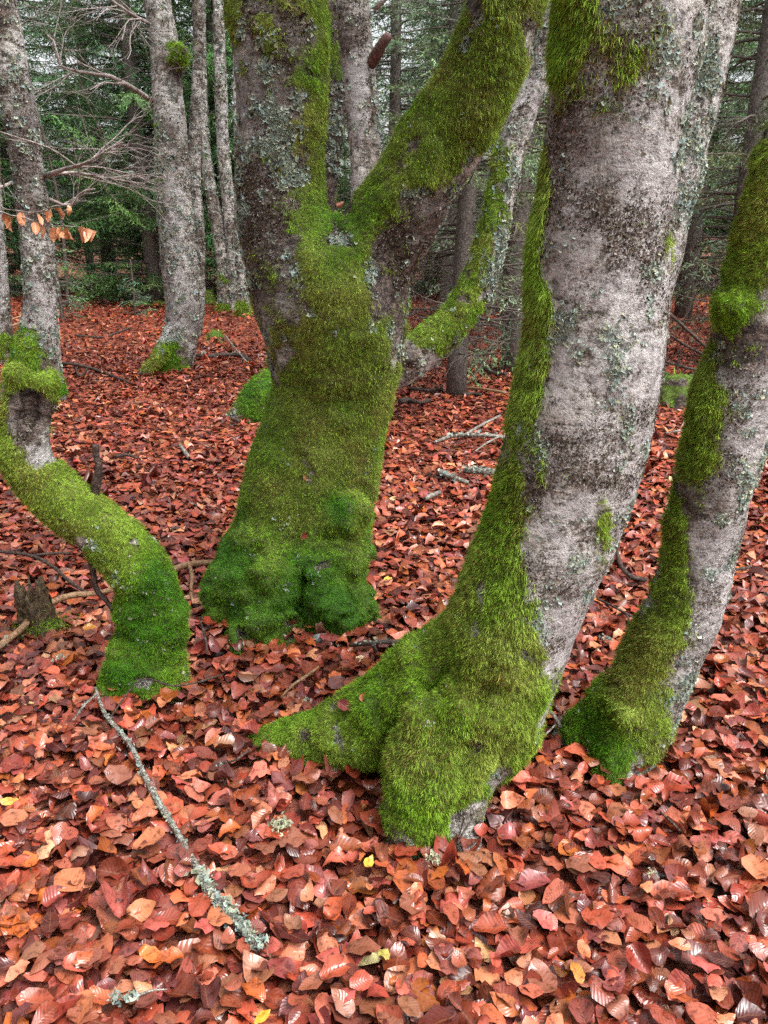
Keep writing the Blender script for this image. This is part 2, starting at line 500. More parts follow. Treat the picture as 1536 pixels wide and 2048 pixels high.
def yellow_leaf(px, py, L, colr, label, yaw):
    rng = np.random.default_rng(int(px))
    P, luv, q, _ = leaf_shapes(1, 9, 5, rng, np.array([L]))
    me = make_mesh('yellow_leaf', P[0], q, {'col': np.tile(colr, (45, 1)), 'luv': luv[0]})
    p, _ = on_ground(px, py, 0.06)
    o = link('leaf', me, FLOOR, M['leaf'], label=label)
    o.location = (p[0], p[1], 0.075 + float(ground_h(p[0], p[1]))); o.rotation_euler = (0.25, 0.1, yaw)
YEL = np.array([0.66, 0.42, 0.06])
yellow_leaf(737, 1738, 0.045, YEL, 'small bright yellow leaf among the red ones', 1.2)
yellow_leaf(768, 1915, 0.035, np.array([0.42, 0.36, 0.09]), 'yellow green leaf among the red ones', 2.1)
yellow_leaf(20, 1612, 0.05, np.array([0.62, 0.36, 0.07]), 'dull yellow leaf among the red ones', 0.2)
yellow_leaf(776, 1163, 0.05, np.array([0.68, 0.5, 0.08]), 'pale yellow leaf behind the arched root', 0.7)
yellow_leaf(1152, 1955, 0.06, np.array([0.55, 0.23, 0.05]), 'upright amber leaf among the red ones', 1.6)
yellow_leaf(180, 1262, 0.055, np.array([0.66, 0.27, 0.02]), 'amber leaf beside the small broken stump', 0.4)
yellow_leaf(523, 2030, 0.045, np.array([0.75, 0.32, 0.02]), 'bright orange leaf among the red ones', 0.9)

# ------------------------------------------------------------------ trunks grown from smooth unions of tapered limbs
def chain_px(pts):
    """(px, py, width px, Y) -> x, y, z, r"""
    out = []
    for px, py, w, Y in pts:
        p, t = at(px, py, Y)
        out.append([*p, w / 2 * t / FPX])
    return np.array(out)

def smooth_chain(c, step=0.05):
    L = np.linalg.norm(np.diff(c[:, :3], axis=0), axis=1).sum()
    return catmull(c, max(6, int(L / step)))

def chain_dist(P, c):
    d = np.full(len(P), 9.0)
    for a, b in zip(c[:-1], c[1:]):
        ab = b[:3] - a[:3]
        t = np.clip((P - a[:3]) @ ab / (ab @ ab + 1e-12), 0, 1)
        d = np.minimum(d, np.linalg.norm(P - (a[:3] + t[:, None] * ab), axis=1) - (a[3] + t * (b[3] - a[3])))
    return d

def sdf_mesh(chains, h, k=0.08, cuts=(), grooves=()):
    cs = [smooth_chain(c) for c in chains]
    allp = np.vstack(cs)
    lo = (allp[:, :3] - allp[:, 3:4]).min(0) - 0.1; hi = (allp[:, :3] + allp[:, 3:4]).max(0) + 0.1
    shp = np.ceil((hi - lo) / h).astype(int) + 1
    Fd = np.full(shp, 1.0, np.float32)
    ax = [lo[i] + np.arange(shp[i]) * h for i in range(3)]
    def box(l, u):
        i0 = np.clip(((l - lo) / h).astype(int), 0, shp - 1); i1 = np.clip(((u - lo) / h).astype(int) + 2, 1, shp)
        return tuple(slice(a, b) for a, b in zip(i0, i1))
    for c, dig in [(c, False) for c in cs] + [(smooth_chain(c), True) for c in grooves]:
        m = k + 0.05
        S = box((c[:, :3] - c[:, 3:4]).min(0) - m, (c[:, :3] + c[:, 3:4]).max(0) + m)
        sub = np.full(Fd[S].shape, 1.0, np.float32)
        off = np.array([s.start for s in S])
        for a, b in zip(c[:-1], c[1:]):
            r = max(a[3], b[3]) + m
            B = box(np.minimum(a[:3], b[:3]) - r, np.maximum(a[:3], b[:3]) + r)
            B = tuple(slice(max(u.start, w.start), min(u.stop, w.stop)) for u, w in zip(B, S))
            x = ax[0][B[0]][:, None, None]; y = ax[1][B[1]][None, :, None]; z = ax[2][B[2]][None, None, :]
            ab = b[:3] - a[:3]; l2 = ab @ ab + 1e-12
            t = np.clip(((x - a[0]) * ab[0] + (y - a[1]) * ab[1] + (z - a[2]) * ab[2]) / l2, 0, 1)
            d = np.sqrt((x - a[0] - t * ab[0]) ** 2 + (y - a[1] - t * ab[1]) ** 2 + (z - a[2] - t * ab[2]) ** 2) - (a[3] + t * (b[3] - a[3]))
            L = tuple(slice(s.start - o, s.stop - o) for s, o in zip(B, off))
            sub[L] = np.minimum(sub[L], d)
        f = Fd[S]
        if dig:
            kk = 0.03
            hh = np.maximum(kk - np.abs(f + sub), 0) / kk
            Fd[S] = np.maximum(f, -sub) + hh * hh * kk * 0.25
            continue
        hh = np.maximum(k - np.abs(f - sub), 0) / k
        Fd[S] = np.minimum(f, sub) - hh * hh * k * 0.25
    for cx, cy, cz, r, kk in cuts:
        S = box(np.array([cx, cy, cz]) - r - 0.1, np.array([cx, cy, cz]) + r + 0.1)
        x = ax[0][S[0]][:, None, None]; y = ax[1][S[1]][None, :, None]; z = ax[2][S[2]][None, None, :]
        d = r - np.sqrt((x - cx) ** 2 + (y - cy) ** 2 + (z - cz) ** 2)
        f = Fd[S]
        hh = np.maximum(kk - np.abs(f - d), 0) / kk
        Fd[S] = np.maximum(f, d) + hh * hh * kk * 0.25
    g = openvdb.FloatGrid(1.0)
    g.copyFromArray(Fd)
    pts, quads = g.convertToQuads(0.0)
    return np.asarray(pts, float) * h + lo, np.asarray(quads, np.int64)

def vnormals(V, Q):
    a, b, c, d = V[Q[:, 0]], V[Q[:, 1]], V[Q[:, 2]], V[Q[:, 3]]
    fn = np.cross(c - a, d - b)
    N = np.zeros_like(V)
    for k in range(4):
        for i in range(3):
            N[:, i] += np.bincount(Q[:, k], fn[:, i], len(V))
    return N / (np.linalg.norm(N, axis=1, keepdims=True) + 1e-12)

def paint(px, py, base, blobs, warp):
    m = np.full(len(px), float(base))
    for cx, cy, rx, ry, v in blobs:
        w = np.exp(-(((px + warp[0] - cx) / rx) ** 2 + ((py + warp[1] - cy) / ry) ** 2) ** 2)
        m = m * (1 - w) + v * w
    return m

MOSS_DARK = np.array([0.075, 0.23, 0.010]); MOSS_MID = np.array([0.21, 0.37, 0.030]); MOSS_OLIVE = np.array([0.30, 0.38, 0.070]); MOSS_BROWN = np.array([0.22, 0.13, 0.045])

def sample_surface(V, N, Q, w, count, rng):
    a = V[Q[:, 0]]; e1 = V[Q[:, 1]] - a; e2 = V[Q[:, 3]] - a
    ar = np.linalg.norm(np.cross(e1, e2), axis=1) * w[Q].mean(1)
    cdf = np.cumsum(ar)
    if cdf[-1] <= 0: return None
    f = np.searchsorted(cdf, rng.random(count) * cdf[-1])
    f = np.clip(f, 0, len(Q) - 1)
    s, t = rng.random(count), rng.random(count)
    W = np.stack([(1 - s) * (1 - t), s * (1 - t), s * t, (1 - s) * t], -1)
    P = np.einsum('nk,nkj->nj', W, V[Q[f]])
    n = np.einsum('nk,nkj->nj', W, N[Q[f]])
    n /= np.linalg.norm(n, axis=1, keepdims=True) + 1e-9
    return P, n, f, W

def unit(v): return v / (np.linalg.norm(v, axis=1, keepdims=True) + 1e-9)

def moss_strands(P, n, mtype, hang, scale, rng):
    """tiny bent blades standing in tufts on a surface"""
    k = len(P)
    tuft = np.clip(1.7 * (fbm(P * (1.15 / scale), 2, 31) - 0.5) + 0.5, 0, 1)
    rnd = unit(rng.normal(size=(k, 3)))
    down = np.array([0, 0, -1.0])
    d0 = unit(n * (0.85 - 0.55 * hang)[:, None] + rnd * (0.95 - 0.45 * hang)[:, None] + down * (0.10 + 0.8 * hang)[:, None])
    d1 = unit(d0 + down * (0.30 + 1.2 * hang)[:, None] + rnd * 0.4)
    L = scale * rng.uniform(0.35, 1.3, k) * (0.55 + 0.35 * mtype + 0.95 * hang) * (0.45 + 1.0 * tuft)
    w = scale * rng.uniform(0.035, 0.075, k)
    side = unit(np.cross(d0, rnd + n * 0.3)) * (w * 1.25)[:, None]
    b = P + n * (scale * (0.75 * tuft - 0.25) * (1 - 0.6 * hang))[:, None]
    V = np.stack([b - side, b + side, b + d0 * (L * 0.5)[:, None] + d1 * (L * 0.5)[:, None]], 1)
    F = np.arange(k * 3).reshape(-1, 3)
    x = mtype[:, None]
    c = np.where(x < 0.5, MOSS_DARK + (MOSS_MID - MOSS_DARK) * x * 2, MOSS_MID + (MOSS_OLIVE - MOSS_MID) * (x - 0.5) * 2)
    c = c * rng.uniform(0.5, 1.5, (k, 1)) * rng.uniform(0.9, 1.1, (k, 3)) * (0.62 + 0.95 * fbm(P * (0.3 / scale), 3, 77))[:, None]
    br = rng.random(k) < (0.03 + 0.12 * mtype) * sstep(0.4, 0.7, fbm(P * 10, 2, 78)) * 2
    c[br] = MOSS_BROWN * rng.uniform(0.6, 1.3, (br.sum(), 1))
    cc = np.repeat(c[:, None, :], 3, 1)
    cc[:, 2] *= 1.2
    return V.reshape(-1, 3), F, np.clip(cc.reshape(-1, 3), 0, 0.9)

LICH = np.array([[0.42, 0.50, 0.42], [0.33, 0.43, 0.36], [0.55, 0.60, 0.50], [0.48, 0.50, 0.34], [0.36, 0.47, 0.45]])
LIVER = np.array([[0.085, 0.055, 0.042], [0.13, 0.085, 0.065], [0.26, 0.21, 0.18], [0.46, 0.41, 0.38], [0.06, 0.04, 0.032], [0.36, 0.32, 0.29], [0.13, 0.12, 0.06]])

def lobes(P, n, size, pal, rng):
    """small cupped ruffled discs lying on bark"""
    k = len(P)
    S = 5 if pal is not LIVER else 4
    a = np.arange(S) / S * 2 * np.pi
    rnd = unit(rng.normal(size=(k, 3)))
    nn = unit(n + rnd * 0.75)
    t1 = unit(np.cross(nn, rnd)); t2 = np.cross(nn, t1)
    r = size[:, None] * rng.uniform(0.35, 1.35, (k, S))
    up = size[:, None] * rng.uniform(-0.05, 0.75, (k, S))
    rim = P[:, None] + t1[:, None] * (r * np.cos(a))[..., None] + t2[:, None] * (r * np.sin(a))[..., None] + nn[:, None] * up[..., None]
    V = np.concatenate([P[:, None] + n[:, None] * 0.001, rim], 1)
    tri = np.array([[0, 1 + i, 1 + (i + 1) % S] for i in range(S - 1)])
    F = (tri[None] + (np.arange(k) * (S + 1))[:, None, None]).reshape(-1, 3)
    c = pal[rng.integers(0, len(pal), k)] * rng.uniform(0.65, 1.2, (k, 1))
    cc = np.repeat(c[:, None, :], S + 1, 1); cc[:, 0] *= 0.7
    return V.reshape(-1, 3), F, np.clip(cc.reshape(-1, 3), 0, 0.9)

def grow_tree(root, chains, names, h, k, seed, moss_base=0.0, moss=(), mtype_base=0.6, mtype=(), hang=(), dark=(), pale=(), lichen=(), liver=(),
              lumps=(), wsc=40.0, blades=0, blade_len=0.016, n_lichen=0, n_liver=0, ridge=0.012, lump=0.016, cuts=(), grooves=(), labels=None, lob=0.012):
    rng = np.random.default_rng(seed)
    V, Q = sdf_mesh(chains, h, k, cuts, grooves)
    N = vnormals(V, Q)
    if True:                                  # muscle-like ridges along the stem and knobs
        Z = V * np.array([7.5, 7.5, 1.6]) + seed * 3.1
        V = V + N * (ridge * 2 * (fbm(Z, 2, seed) - 0.5) + 0.006 * 2 * (fbm(V * 13 + 5, 2, seed + 3) - 0.5))[:, None]
    px, py = to_px(V)
    sc = wsc
    warp = (sc * (fbm(V * 9, 4, seed + 9) - 0.5), sc * 1.5 * (fbm(V * 9 + 40, 4, seed + 10) - 0.5))
    mo = paint(px, py, moss_base, moss, warp)
    mo = sstep(0.22, 0.80, mo + 1.15 * (fbm(V * 24, 4, seed + 20) - 0.5))
    mo_full = mo
    mo = mo * (1 - 0.9 * sstep(0.68, 0.78, fbm(V * 9 + 71, 3, seed + 25)))
    mt = np.clip(paint(px, py, mtype_base, mtype, warp) + 0.9 * (fbm(V * 7, 2, seed + 30) - 0.5), 0, 1)
    hg = np.clip(paint(px, py, 0.1, hang, warp), 0, 1)
    dk = paint(px, py, 0.16 if h < 0.014 else 0.27, dark, warp) + 0.9 * mo_full + (0.3 if h < 0.014 else 0.55) * (fbm(V * 4.5, 3, seed + 40) - 0.5)
    pl = paint(px, py, 0.0, pale, warp) - 1.2 * mo_full
    li = paint(px, py, 0.30, lichen, warp); li = sstep(0.45, 1.1, li + 1.5 * (fbm(V * 21, 4, seed + 50) - 0.5)) * (1 - 0.98 * mo_full)
    lv = paint(px, py, 0.40, liver, warp); lv = sstep(0.32, 1.15, lv + 1.7 * (fbm(V * 15 + 9, 4, seed + 60) - 0.5)) * (1 - 0.6 * mo_full) * (1 - 0.9 * mo)
    V = V + N * (mo * (0.003 + lump * paint(px, py, 0.35, lumps, warp) * np.clip(fbm(V * 13, 3, seed + 70) - 0.36, 0, 1) * 2.6))[:, None]
    N = vnormals(V, Q)
    # split into parts along the limbs
    cs = [smooth_chain(c, 0.09) for c in chains]
    D = np.stack([chain_dist(V, c) - (0.0 if i else 0.012) for i, c in enumerate(cs)], 1)
    own = D.argmin(1)
    fo = own[Q[:, 0]]
    for i, nm in enumerate(names):
        sel = np.isin(fo, [j for j in range(len(names)) if j == i])
        if not sel.any(): continue
        q = Q[sel]
        idx, inv = np.unique(q, return_inverse=True)
        me = make_mesh(nm, V[idx], inv.reshape(q.shape), {'moss': mo[idx], 'mtype': mt[idx], 'dark': dk[idx], 'pale': pl[idx], 'lichen': li[idx]})
        me.normals_split_custom_set_from_vertices(N[idx].astype(np.float32).tolist())
        link(nm, me, root, M['bark' if h < 0.014 else 'bark_far'], label=(labels or {}).get(i))
    view = unit(np.array([0, 0, CAM_H]) - V)
    face = np.clip((N * view).sum(1) + 0.35, 0.12, 0.75)
    infr = np.where((px > -250) & (px < 1790) & (py > -250), 1.0, 0.25) * (V[:, 2] > -0.02)
    if blades:
        s = sample_surface(V, N, Q, mo * face * infr, blades, rng)
        if s:
            P, n, f, W = s
            g = lambda A: (W * A[Q[f]]).sum(1)
            v, t, c = moss_strands(P, n, g(mt), g(hg), blade_len, rng)
            link('moss', make_mesh('moss', v, t, {'col': c}, smooth=False), root, M['moss'], kind='stuff')
    mbl = MB()
    for cnt, wmap, pal in ((n_lichen, li, LICH), (n_liver, lv, LIVER)):
        if cnt:
            s = sample_surface(V, N, Q, wmap * face * infr, cnt, rng)
            if s:
                v, t, c = lobes(s[0], s[1], lob * (1.25 if pal is LICH else 0.8) * rng.uniform(0.25, 1.0, cnt) ** 1.3 * 1.3, pal, rng)
                mbl.add(v, [t], col=c)
    if mbl.n:
        link('lichen', mbl.mesh('lichen', smooth=False), root, M['lichen'], kind='stuff')

def upper_stem(root, c0, height, rng, name='limb'):
    """carry a stem on above the picture, with boughs"""
    p, r = c0[:3].copy(), c0[3]
    n = 9
    d = np.array([rng.normal(0, 0.10), rng.normal(0, 0.10), 1.0])
    pts, rad = [], []
    for i in range(n):
        f = i / (n - 1)
        pts.append(p + d * height * f + np.array([math.sin(f * 5 + r * 40), math.cos(f * 4 + r * 31) - 1, 0]) * 0.10 * height * f * 0.5)
        rad.append(r * (1 - 0.72 * f))
    mb_ = MB()
    V, F = tube(catmull(pts, 24), catmull(np.array(rad)[:, None], 24)[:, 0], 12, 0.08)
    mb_.add(V, F)
    for j in range(7):
        f = rng.uniform(0.35, 0.95); i = int(f * (n - 1))
        az = rng.uniform(0, 6.28); L = height * rng.uniform(0.2, 0.4)
        q = [pts[i] + np.array([math.cos(az) * L * s, math.sin(az) * L * s, 0.55 * L * s + 0.15 * math.sin(s * 7)]) for s in np.linspace(0, 1, 7)]
        V, F = tube(q, np.linspace(rad[i] * 0.45, 0.008, 7), 6, 0.1)
        mb_.add(V, F)
    link(name, mb_.mesh(name), root, M['bark_far'])

def base_of(c):
    p = c[0, :3].copy(); p[2] = 0; return p

# ---- the big forked beech in the middle
YA = 2.98
A_trunk = chain_px([(580, 1400, 250, YA), (585, 1255, 245, YA), (588, 1180, 246, YA), (597, 1080, 252, YA), (616, 980, 250, YA), (639, 880, 238, YA), (664, 780, 232, YA), (668, 690, 272, YA), (662, 600, 296, YA), (662, 555, 230, YA)])
A_left = chain_px([(620, 620, 190, YA), (586, 520, 190, YA), (566, 420, 172, YA), (561, 320, 166, YA), (563, 220, 172, YA), (562, 120, 184, YA), (550, 10, 190, YA), (540, -130, 185, YA), (536, -300, 175, YA)])
A_right = chain_px([(700, 600, 190, YA), (752, 500, 178, YA - 0.03), (815, 400, 172, YA - 0.06), (875, 300, 162, YA - 0.08), (930, 205, 158, YA - 0.1), (978, 100, 160, YA - 0.12), (1012, 0, 158, YA - 0.14), (1045, -130, 150, YA - 0.16), (1070, -300, 140, YA - 0.18)])
def root_to(px, py, px2, py2, w1, w2, Y1, Y2, pxm=None, pym=None):
    pm = ((px + px2) / 2 if pxm is None else pxm, (py + py2) / 2 if pym is None else pym, (w1 + w2) / 2, (Y1 + Y2) / 2)
    return chain_px([(px, py, w1, Y1), pm, (px2, py2, w2, Y2)])
A_r1 = root_to(545, 1040, 462, 1235, 110, 85, YA - 0.02, YA - 0.06, 492, 1130)
A_r2 = chain_px([(555, 1090, 110, YA - 0.16), (535, 1170, 128, YA - 0.26), (525, 1245, 132, YA - 0.32), (520, 1330, 130, YA - 0.36)])
A_r3 = chain_px([(658, 1060, 106, YA - 0.14), (660, 1150, 112, YA - 0.24), (658, 1240, 108, YA - 0.27), (654, 1330, 110, YA - 0.30)])
A_r4 = chain_px([(680, 1000, 80, YA - 0.05), (688, 1120, 72, YA - 0.15), (694, 1230, 68, YA - 0.20), (704, 1330, 70, YA - 0.26)])
A_r5 = chain_px([(525, 1070, 66, YA - 0.16), (482, 1140, 82, YA - 0.20), (470, 1230, 74, YA - 0.2)])
A_r6 = chain_px([(715, 1020, 60, YA - 0.20), (690, 1035, 64, YA - 0.22), (668, 1030, 40, YA - 0.22)])
A_back = chain_px([(600, 1050, 200, YA + 0.1), (590, 1180, 180, YA + 0.3), (580, 1330, 120, YA + 0.5)])
tA = thing('beech_tree', 'thick forked beech with deep green moss around its swollen base', 'tree', base_of(A_trunk))
grow_tree(tA, [A_trunk, A_left, A_right, A_r1, A_r2, A_r3, A_r4, A_r5, A_r6, A_back], ['trunk', 'limb', 'limb', 'root', 'root', 'root', 'root', 'root', 'knot', 'root'], 0.011, 0.05, 3,
    moss_base=0.9,
    moss=[(520, 330, 95, 420, 0.12), (555, 600, 60, 90, 0.35), (640, 200, 22, 260, 0.95), (560, 60, 70, 60, 0.5), (505, 640, 40, 80, 0.3), (565, 730, 25, 40, 0.25), (780, 560, 50, 110, 0.22), (910, 430, 75, 80, 0.0), (850, 500, 55, 90, 0.05), (960, 330, 45, 45, 0.05), (815, 440, 40, 60, 0.35), (800, 690, 25, 60, 0.3), (945, 40, 20, 60, 0.1), (672, 475, 16, 28, 0.0), (612, 950, 8, 26, 0.1), (1080, 150, 40, 120, 0.1), (765, 395, 45, 80, 0.95), (715, 440, 40, 60, 0.95)],
    mtype_base=0.72,
    mtype=[(600, 1200, 260, 130, 0.06), (690, 1030, 50, 40, 0.05), (640, 480, 120, 120, 0.45), (650, 700, 200, 120, 0.85), (900, 250, 160, 170, 0.80), (470, 1130, 60, 90, 0.08)],
    hang=[(900, 230, 170, 190, 0.5), (1010, 60, 110, 120, 0.75), (640, 120, 30, 180, 0.6), (660, 560, 90, 120, 0.25)],
    dark=[(560, 300, 120, 420, 0.62), (600, 360, 40, 180, 0.8), (800, 560, 60, 130, 0.95), (900, 430, 80, 90, 0.7), (672, 475, 18, 30, 1.2), (600, 560, 25, 60, 0.7), (945, 40, 22, 60, 0.9)],
    pale=[(495, 180, 22, 160, 0.6), (545, 620, 40, 80, 0.2)],
    lichen=[(560, 260, 60, 130, 0.62), (545, 450, 40, 80, 0.35), (490, 420, 15, 110, 0.6), (500, 60, 50, 60, 0.6), (830, 560, 30, 60, 0.5), (1000, 60, 80, 80, 0.38), (690, 680, 40, 20, 0.5), (750, 380, 30, 40, 0.4)],
    liver=[(540, 380, 80, 120, 0.65), (500, 300, 40, 120, 0.6), (560, 60, 80, 80, 0.5), (800, 500, 60, 90, 0.6)],
    wsc=95.0, lumps=[(590, 1200, 260, 150, 1.9), (690, 1030, 60, 40, 1.0)], blades=230000, blade_len=0.0125, n_lichen=9000, n_liver=14000, ridge=0.020, lump=0.036, lob=0.0065,
    grooves=[chain_px([(614, 930, 14, YA - 0.27), (604, 1040, 26, YA - 0.30), (602, 1150, 36, YA - 0.33), (604, 1300, 44, YA - 0.37)]), chain_px([(520, 1100, 18, YA - 0.28), (492, 1180, 22, YA - 0.29), (478, 1290, 24, YA - 0.30)]), chain_px([(700, 1090, 16, YA - 0.27), (702, 1200, 20, YA - 0.33), (706, 1310, 22, YA - 0.36)])])
rr = np.random.default_rng(2)
upper_stem(tA, smooth_chain(A_left)[-1], 6.5, rr); upper_stem(tA, smooth_chain(A_right)[-1], 6.0, rr)

# ---- the stout pale beech in front, on a sprawling mossy foot
YB = 1.73
B_trunk = chain_px([(925, 1780, 66, YB - 0.16), (930, 1690, 66, YB - 0.15), (934, 1610, 84, YB - 0.10), (942, 1520, 146, YB - 0.03), (965, 1430, 215, YB), (1005, 1310, 242, YB), (1052, 1190, 248, YB), (1098, 1080, 258, YB), (1124, 1000, 264, YB), (1148, 900, 274, YB), (1167, 800, 276, YB), (1186, 700, 274, YB), (1190, 600, 268, YB), (1194, 500, 268, YB), (1208, 400, 258, YB), (1222, 300, 256, YB), (1236, 200, 268, YB), (1253, 100, 284, YB), (1266, 0, 300, YB), (1280, -150, 305, YB), (1290, -330, 300, YB)])
B_second = chain_px([(1200, 820, 150, YB + 0.10), (1262, 660, 120, YB + 0.12), (1300, 520, 112, YB + 0.13), (1332, 400, 108, YB + 0.14), (1358, 300, 108, YB + 0.15), (1385, 200, 110, YB + 0.16), (1408, 100, 108, YB + 0.17), (1426, 0, 104, YB + 0.18), (1450, -160, 100, YB + 0.2), (1465, -330, 96, YB + 0.22)])
B_r1 = chain_px([(1000, 1270, 200, YB), (890, 1365, 190, YB + 0.06), (780, 1425, 150, YB + 0.12), (690, 1458, 112, YB + 0.17), (600, 1480, 84, YB + 0.21), (525, 1497, 58, YB + 0.24), (455, 1520, 46, YB + 0.25), (400, 1545, 30, YB + 0.25)])
B_r2 = chain_px([(985, 1330, 190, YB - 0.02), (900, 1440, 165, YB - 0.06), (850, 1540, 150, YB - 0.10), (830, 1620, 120, YB - 0.13), (820, 1700, 90, YB - 0.14)])
B_r3 = chain_px([(1000, 1350, 150, YB - 0.05), (948, 1450, 116, YB - 0.10), (895, 1545, 96, YB - 0.13), (865, 1640, 76, YB - 0.13)])
B_r4 = chain_px([(870, 1360, 130, YB + 0.03), (770, 1455, 110, YB + 0.07), (690, 1500, 72, YB + 0.11), (630, 1520, 50, YB + 0.14), (590, 1545, 30, YB + 0.15)])
tB = thing('beech_tree', 'stout pale barked beech with a long mossy root sprawling over the leaves', 'tree', base_of(B_trunk))
grow_tree(tB, [B_trunk, B_second, B_r1, B_r2, B_r3, B_r4], ['trunk', 'limb', 'root', 'root', 'root', 'root'], 0.0082, 0.04, 21,
    moss_base=0.0,
    moss=[(1065, 560, 32, 400, 0.95), (1170, 110, 130, 140, 0.50), (1125, 40, 40, 200, 0.85), (1030, 760, 26, 160, 0.6), (985, 1080, 70, 170, 0.95), (940, 1200, 115, 110, 0.97), (760, 1440, 330, 180, 0.98), (880, 1560, 180, 160, 0.97), (960, 1380, 125, 150, 0.9), (1030, 1300, 45, 90, 0.65), (985, 870, 45, 90, 0.45), (1270, 20, 60, 40, 0.25), (1330, 500, 10, 40, 0.7), (1215, 1080, 18, 60, 0.5), (690, 1475, 14, 18, 0.0), (672, 1412, 12, 12, 0.05), (950, 1190, 14, 40, 0.1), (940, 1270, 12, 30, 0.1), (985, 1600, 40, 90, 0.25), (940, 1665, 46, 60, -0.1)],
    mtype_base=0.75,
    mtype=[(850, 1480, 400, 220, 0.55), (600, 1480, 140, 80, 0.6), (1000, 1350, 80, 140, 0.85), (970, 1080, 80, 140, 0.68)],
    hang=[(1160, 100, 150, 160, 0.8), (1070, 520, 50, 420, 0.8), (1000, 1150, 120, 220, 0.5), (900, 1560, 150, 140, 0.42)],
    dark=[(1130, 300, 70, 110, 0.6), (1180, 360, 80, 80, 0.42), (1230, 240, 90, 60, 0.4), (1130, 900, 90, 160, 0.30), (1000, 820, 30, 80, 0.7), (1340, 400, 40, 120, 0.4), (1140, 480, 90, 60, 0.45)],
    pale=[(1260, 750, 220, 800, 0.4), (1290, 350, 60, 120, 0.75), (1230, 540, 80, 110, 0.5), (1340, 90, 60, 160, 0.7), (1250, 800, 50, 160, 0.55), (1160, 1180, 80, 110, 0.5), (1080, 1380, 50, 150, 0.75), (1290, 650, 35, 150, 0.6), (1080, 1250, 40, 40, 0.9)],
    lichen=[(1300, 90, 60, 90, 0.72), (1270, 180, 40, 80, 0.6), (1240, 40, 80, 40, 0.7), (1400, 260, 40, 220, 0.72), (1080, 720, 45, 60, 0.85), (1075, 880, 30, 60, 0.88), (1160, 660, 90, 60, 0.45), (1300, 500, 20, 160, 0.6), (1250, 880, 20, 220, 0.5), (1070, 1250, 30, 40, 0.5), (1110, 800, 60, 60, 0.35), (1180, 60, 50, 40, 0.6)],
    liver=[(1150, 330, 70, 130, 0.8), (1200, 420, 110, 70, 0.55), (1160, 560, 90, 80, 0.42), (1130, 920, 110, 120, 0.55), (1130, 40, 30, 50, 0.7), (1220, 780, 80, 120, 0.35), (1300, 430, 30, 50, 0.6), (1110, 1020, 80, 60, 0.45)],
    wsc=95.0, lumps=[(850, 1450, 300, 220, 1.0)], blades=250000, blade_len=0.0105, n_lichen=12000, n_liver=28000, ridge=0.012, lump=0.024, lob=0.0040,
    grooves=[chain_px([(935, 1300, 10, YB - 0.10), (850, 1395, 24, YB - 0.06), (785, 1480, 30, YB - 0.01), (745, 1560, 36, YB + 0.0)]), chain_px([(985, 1320, 14, YB - 0.14), (958, 1420, 26, YB - 0.16), (930, 1510, 30, YB - 0.18), (900, 1620, 34, YB - 0.20)])])
upper_stem(tB, smooth_chain(B_trunk)[-1], 7.0, rr); upper_stem(tB, smooth_chain(B_second)[-1], 6.0, rr)

# ---- the slimmer curved beech on its right
YD = 1.93
D_trunk = chain_px([(1225, 1640, 100, YD), (1238, 1540, 125, YD), (1262, 1450, 150, YD), (1297, 1370, 155, YD), (1332, 1290, 152, YD), (1374, 1200, 148, YD), (1400, 1100, 142, YD), (1418, 1000, 147, YD), (1443, 900, 154, YD), (1470, 800, 158, YD), (1503, 700, 156, YD), (1522, 600, 158, YD), (1548, 500, 158, YD), (1578, 400, 158, YD), (1606, 300, 156, YD), (1650, 150, 152, YD), (1690, 0, 150, YD), (1730, -200, 145, YD)])
D_r1 = chain_px([(1275, 1400, 110, YD), (1215, 1445, 105, YD + 0.03), (1165, 1472, 88, YD + 0.06), (1110, 1505, 66, YD + 0.08), (1060, 1545, 40, YD + 0.08)])
D_r2 = chain_px([(1262, 1430, 110, YD - 0.02), (1240, 1505, 92, YD - 0.06), (1240, 1560, 72, YD - 0.10), (1244, 1620, 50, YD - 0.12)])
D_knob = chain_px([(1490, 640, 90, YD), (1464, 615, 46, YD - 0.02)])
tD = thing('beech_tree', 'slim curving beech whose foot wears a bright green moss toe', 'tree', base_of(D_trunk))
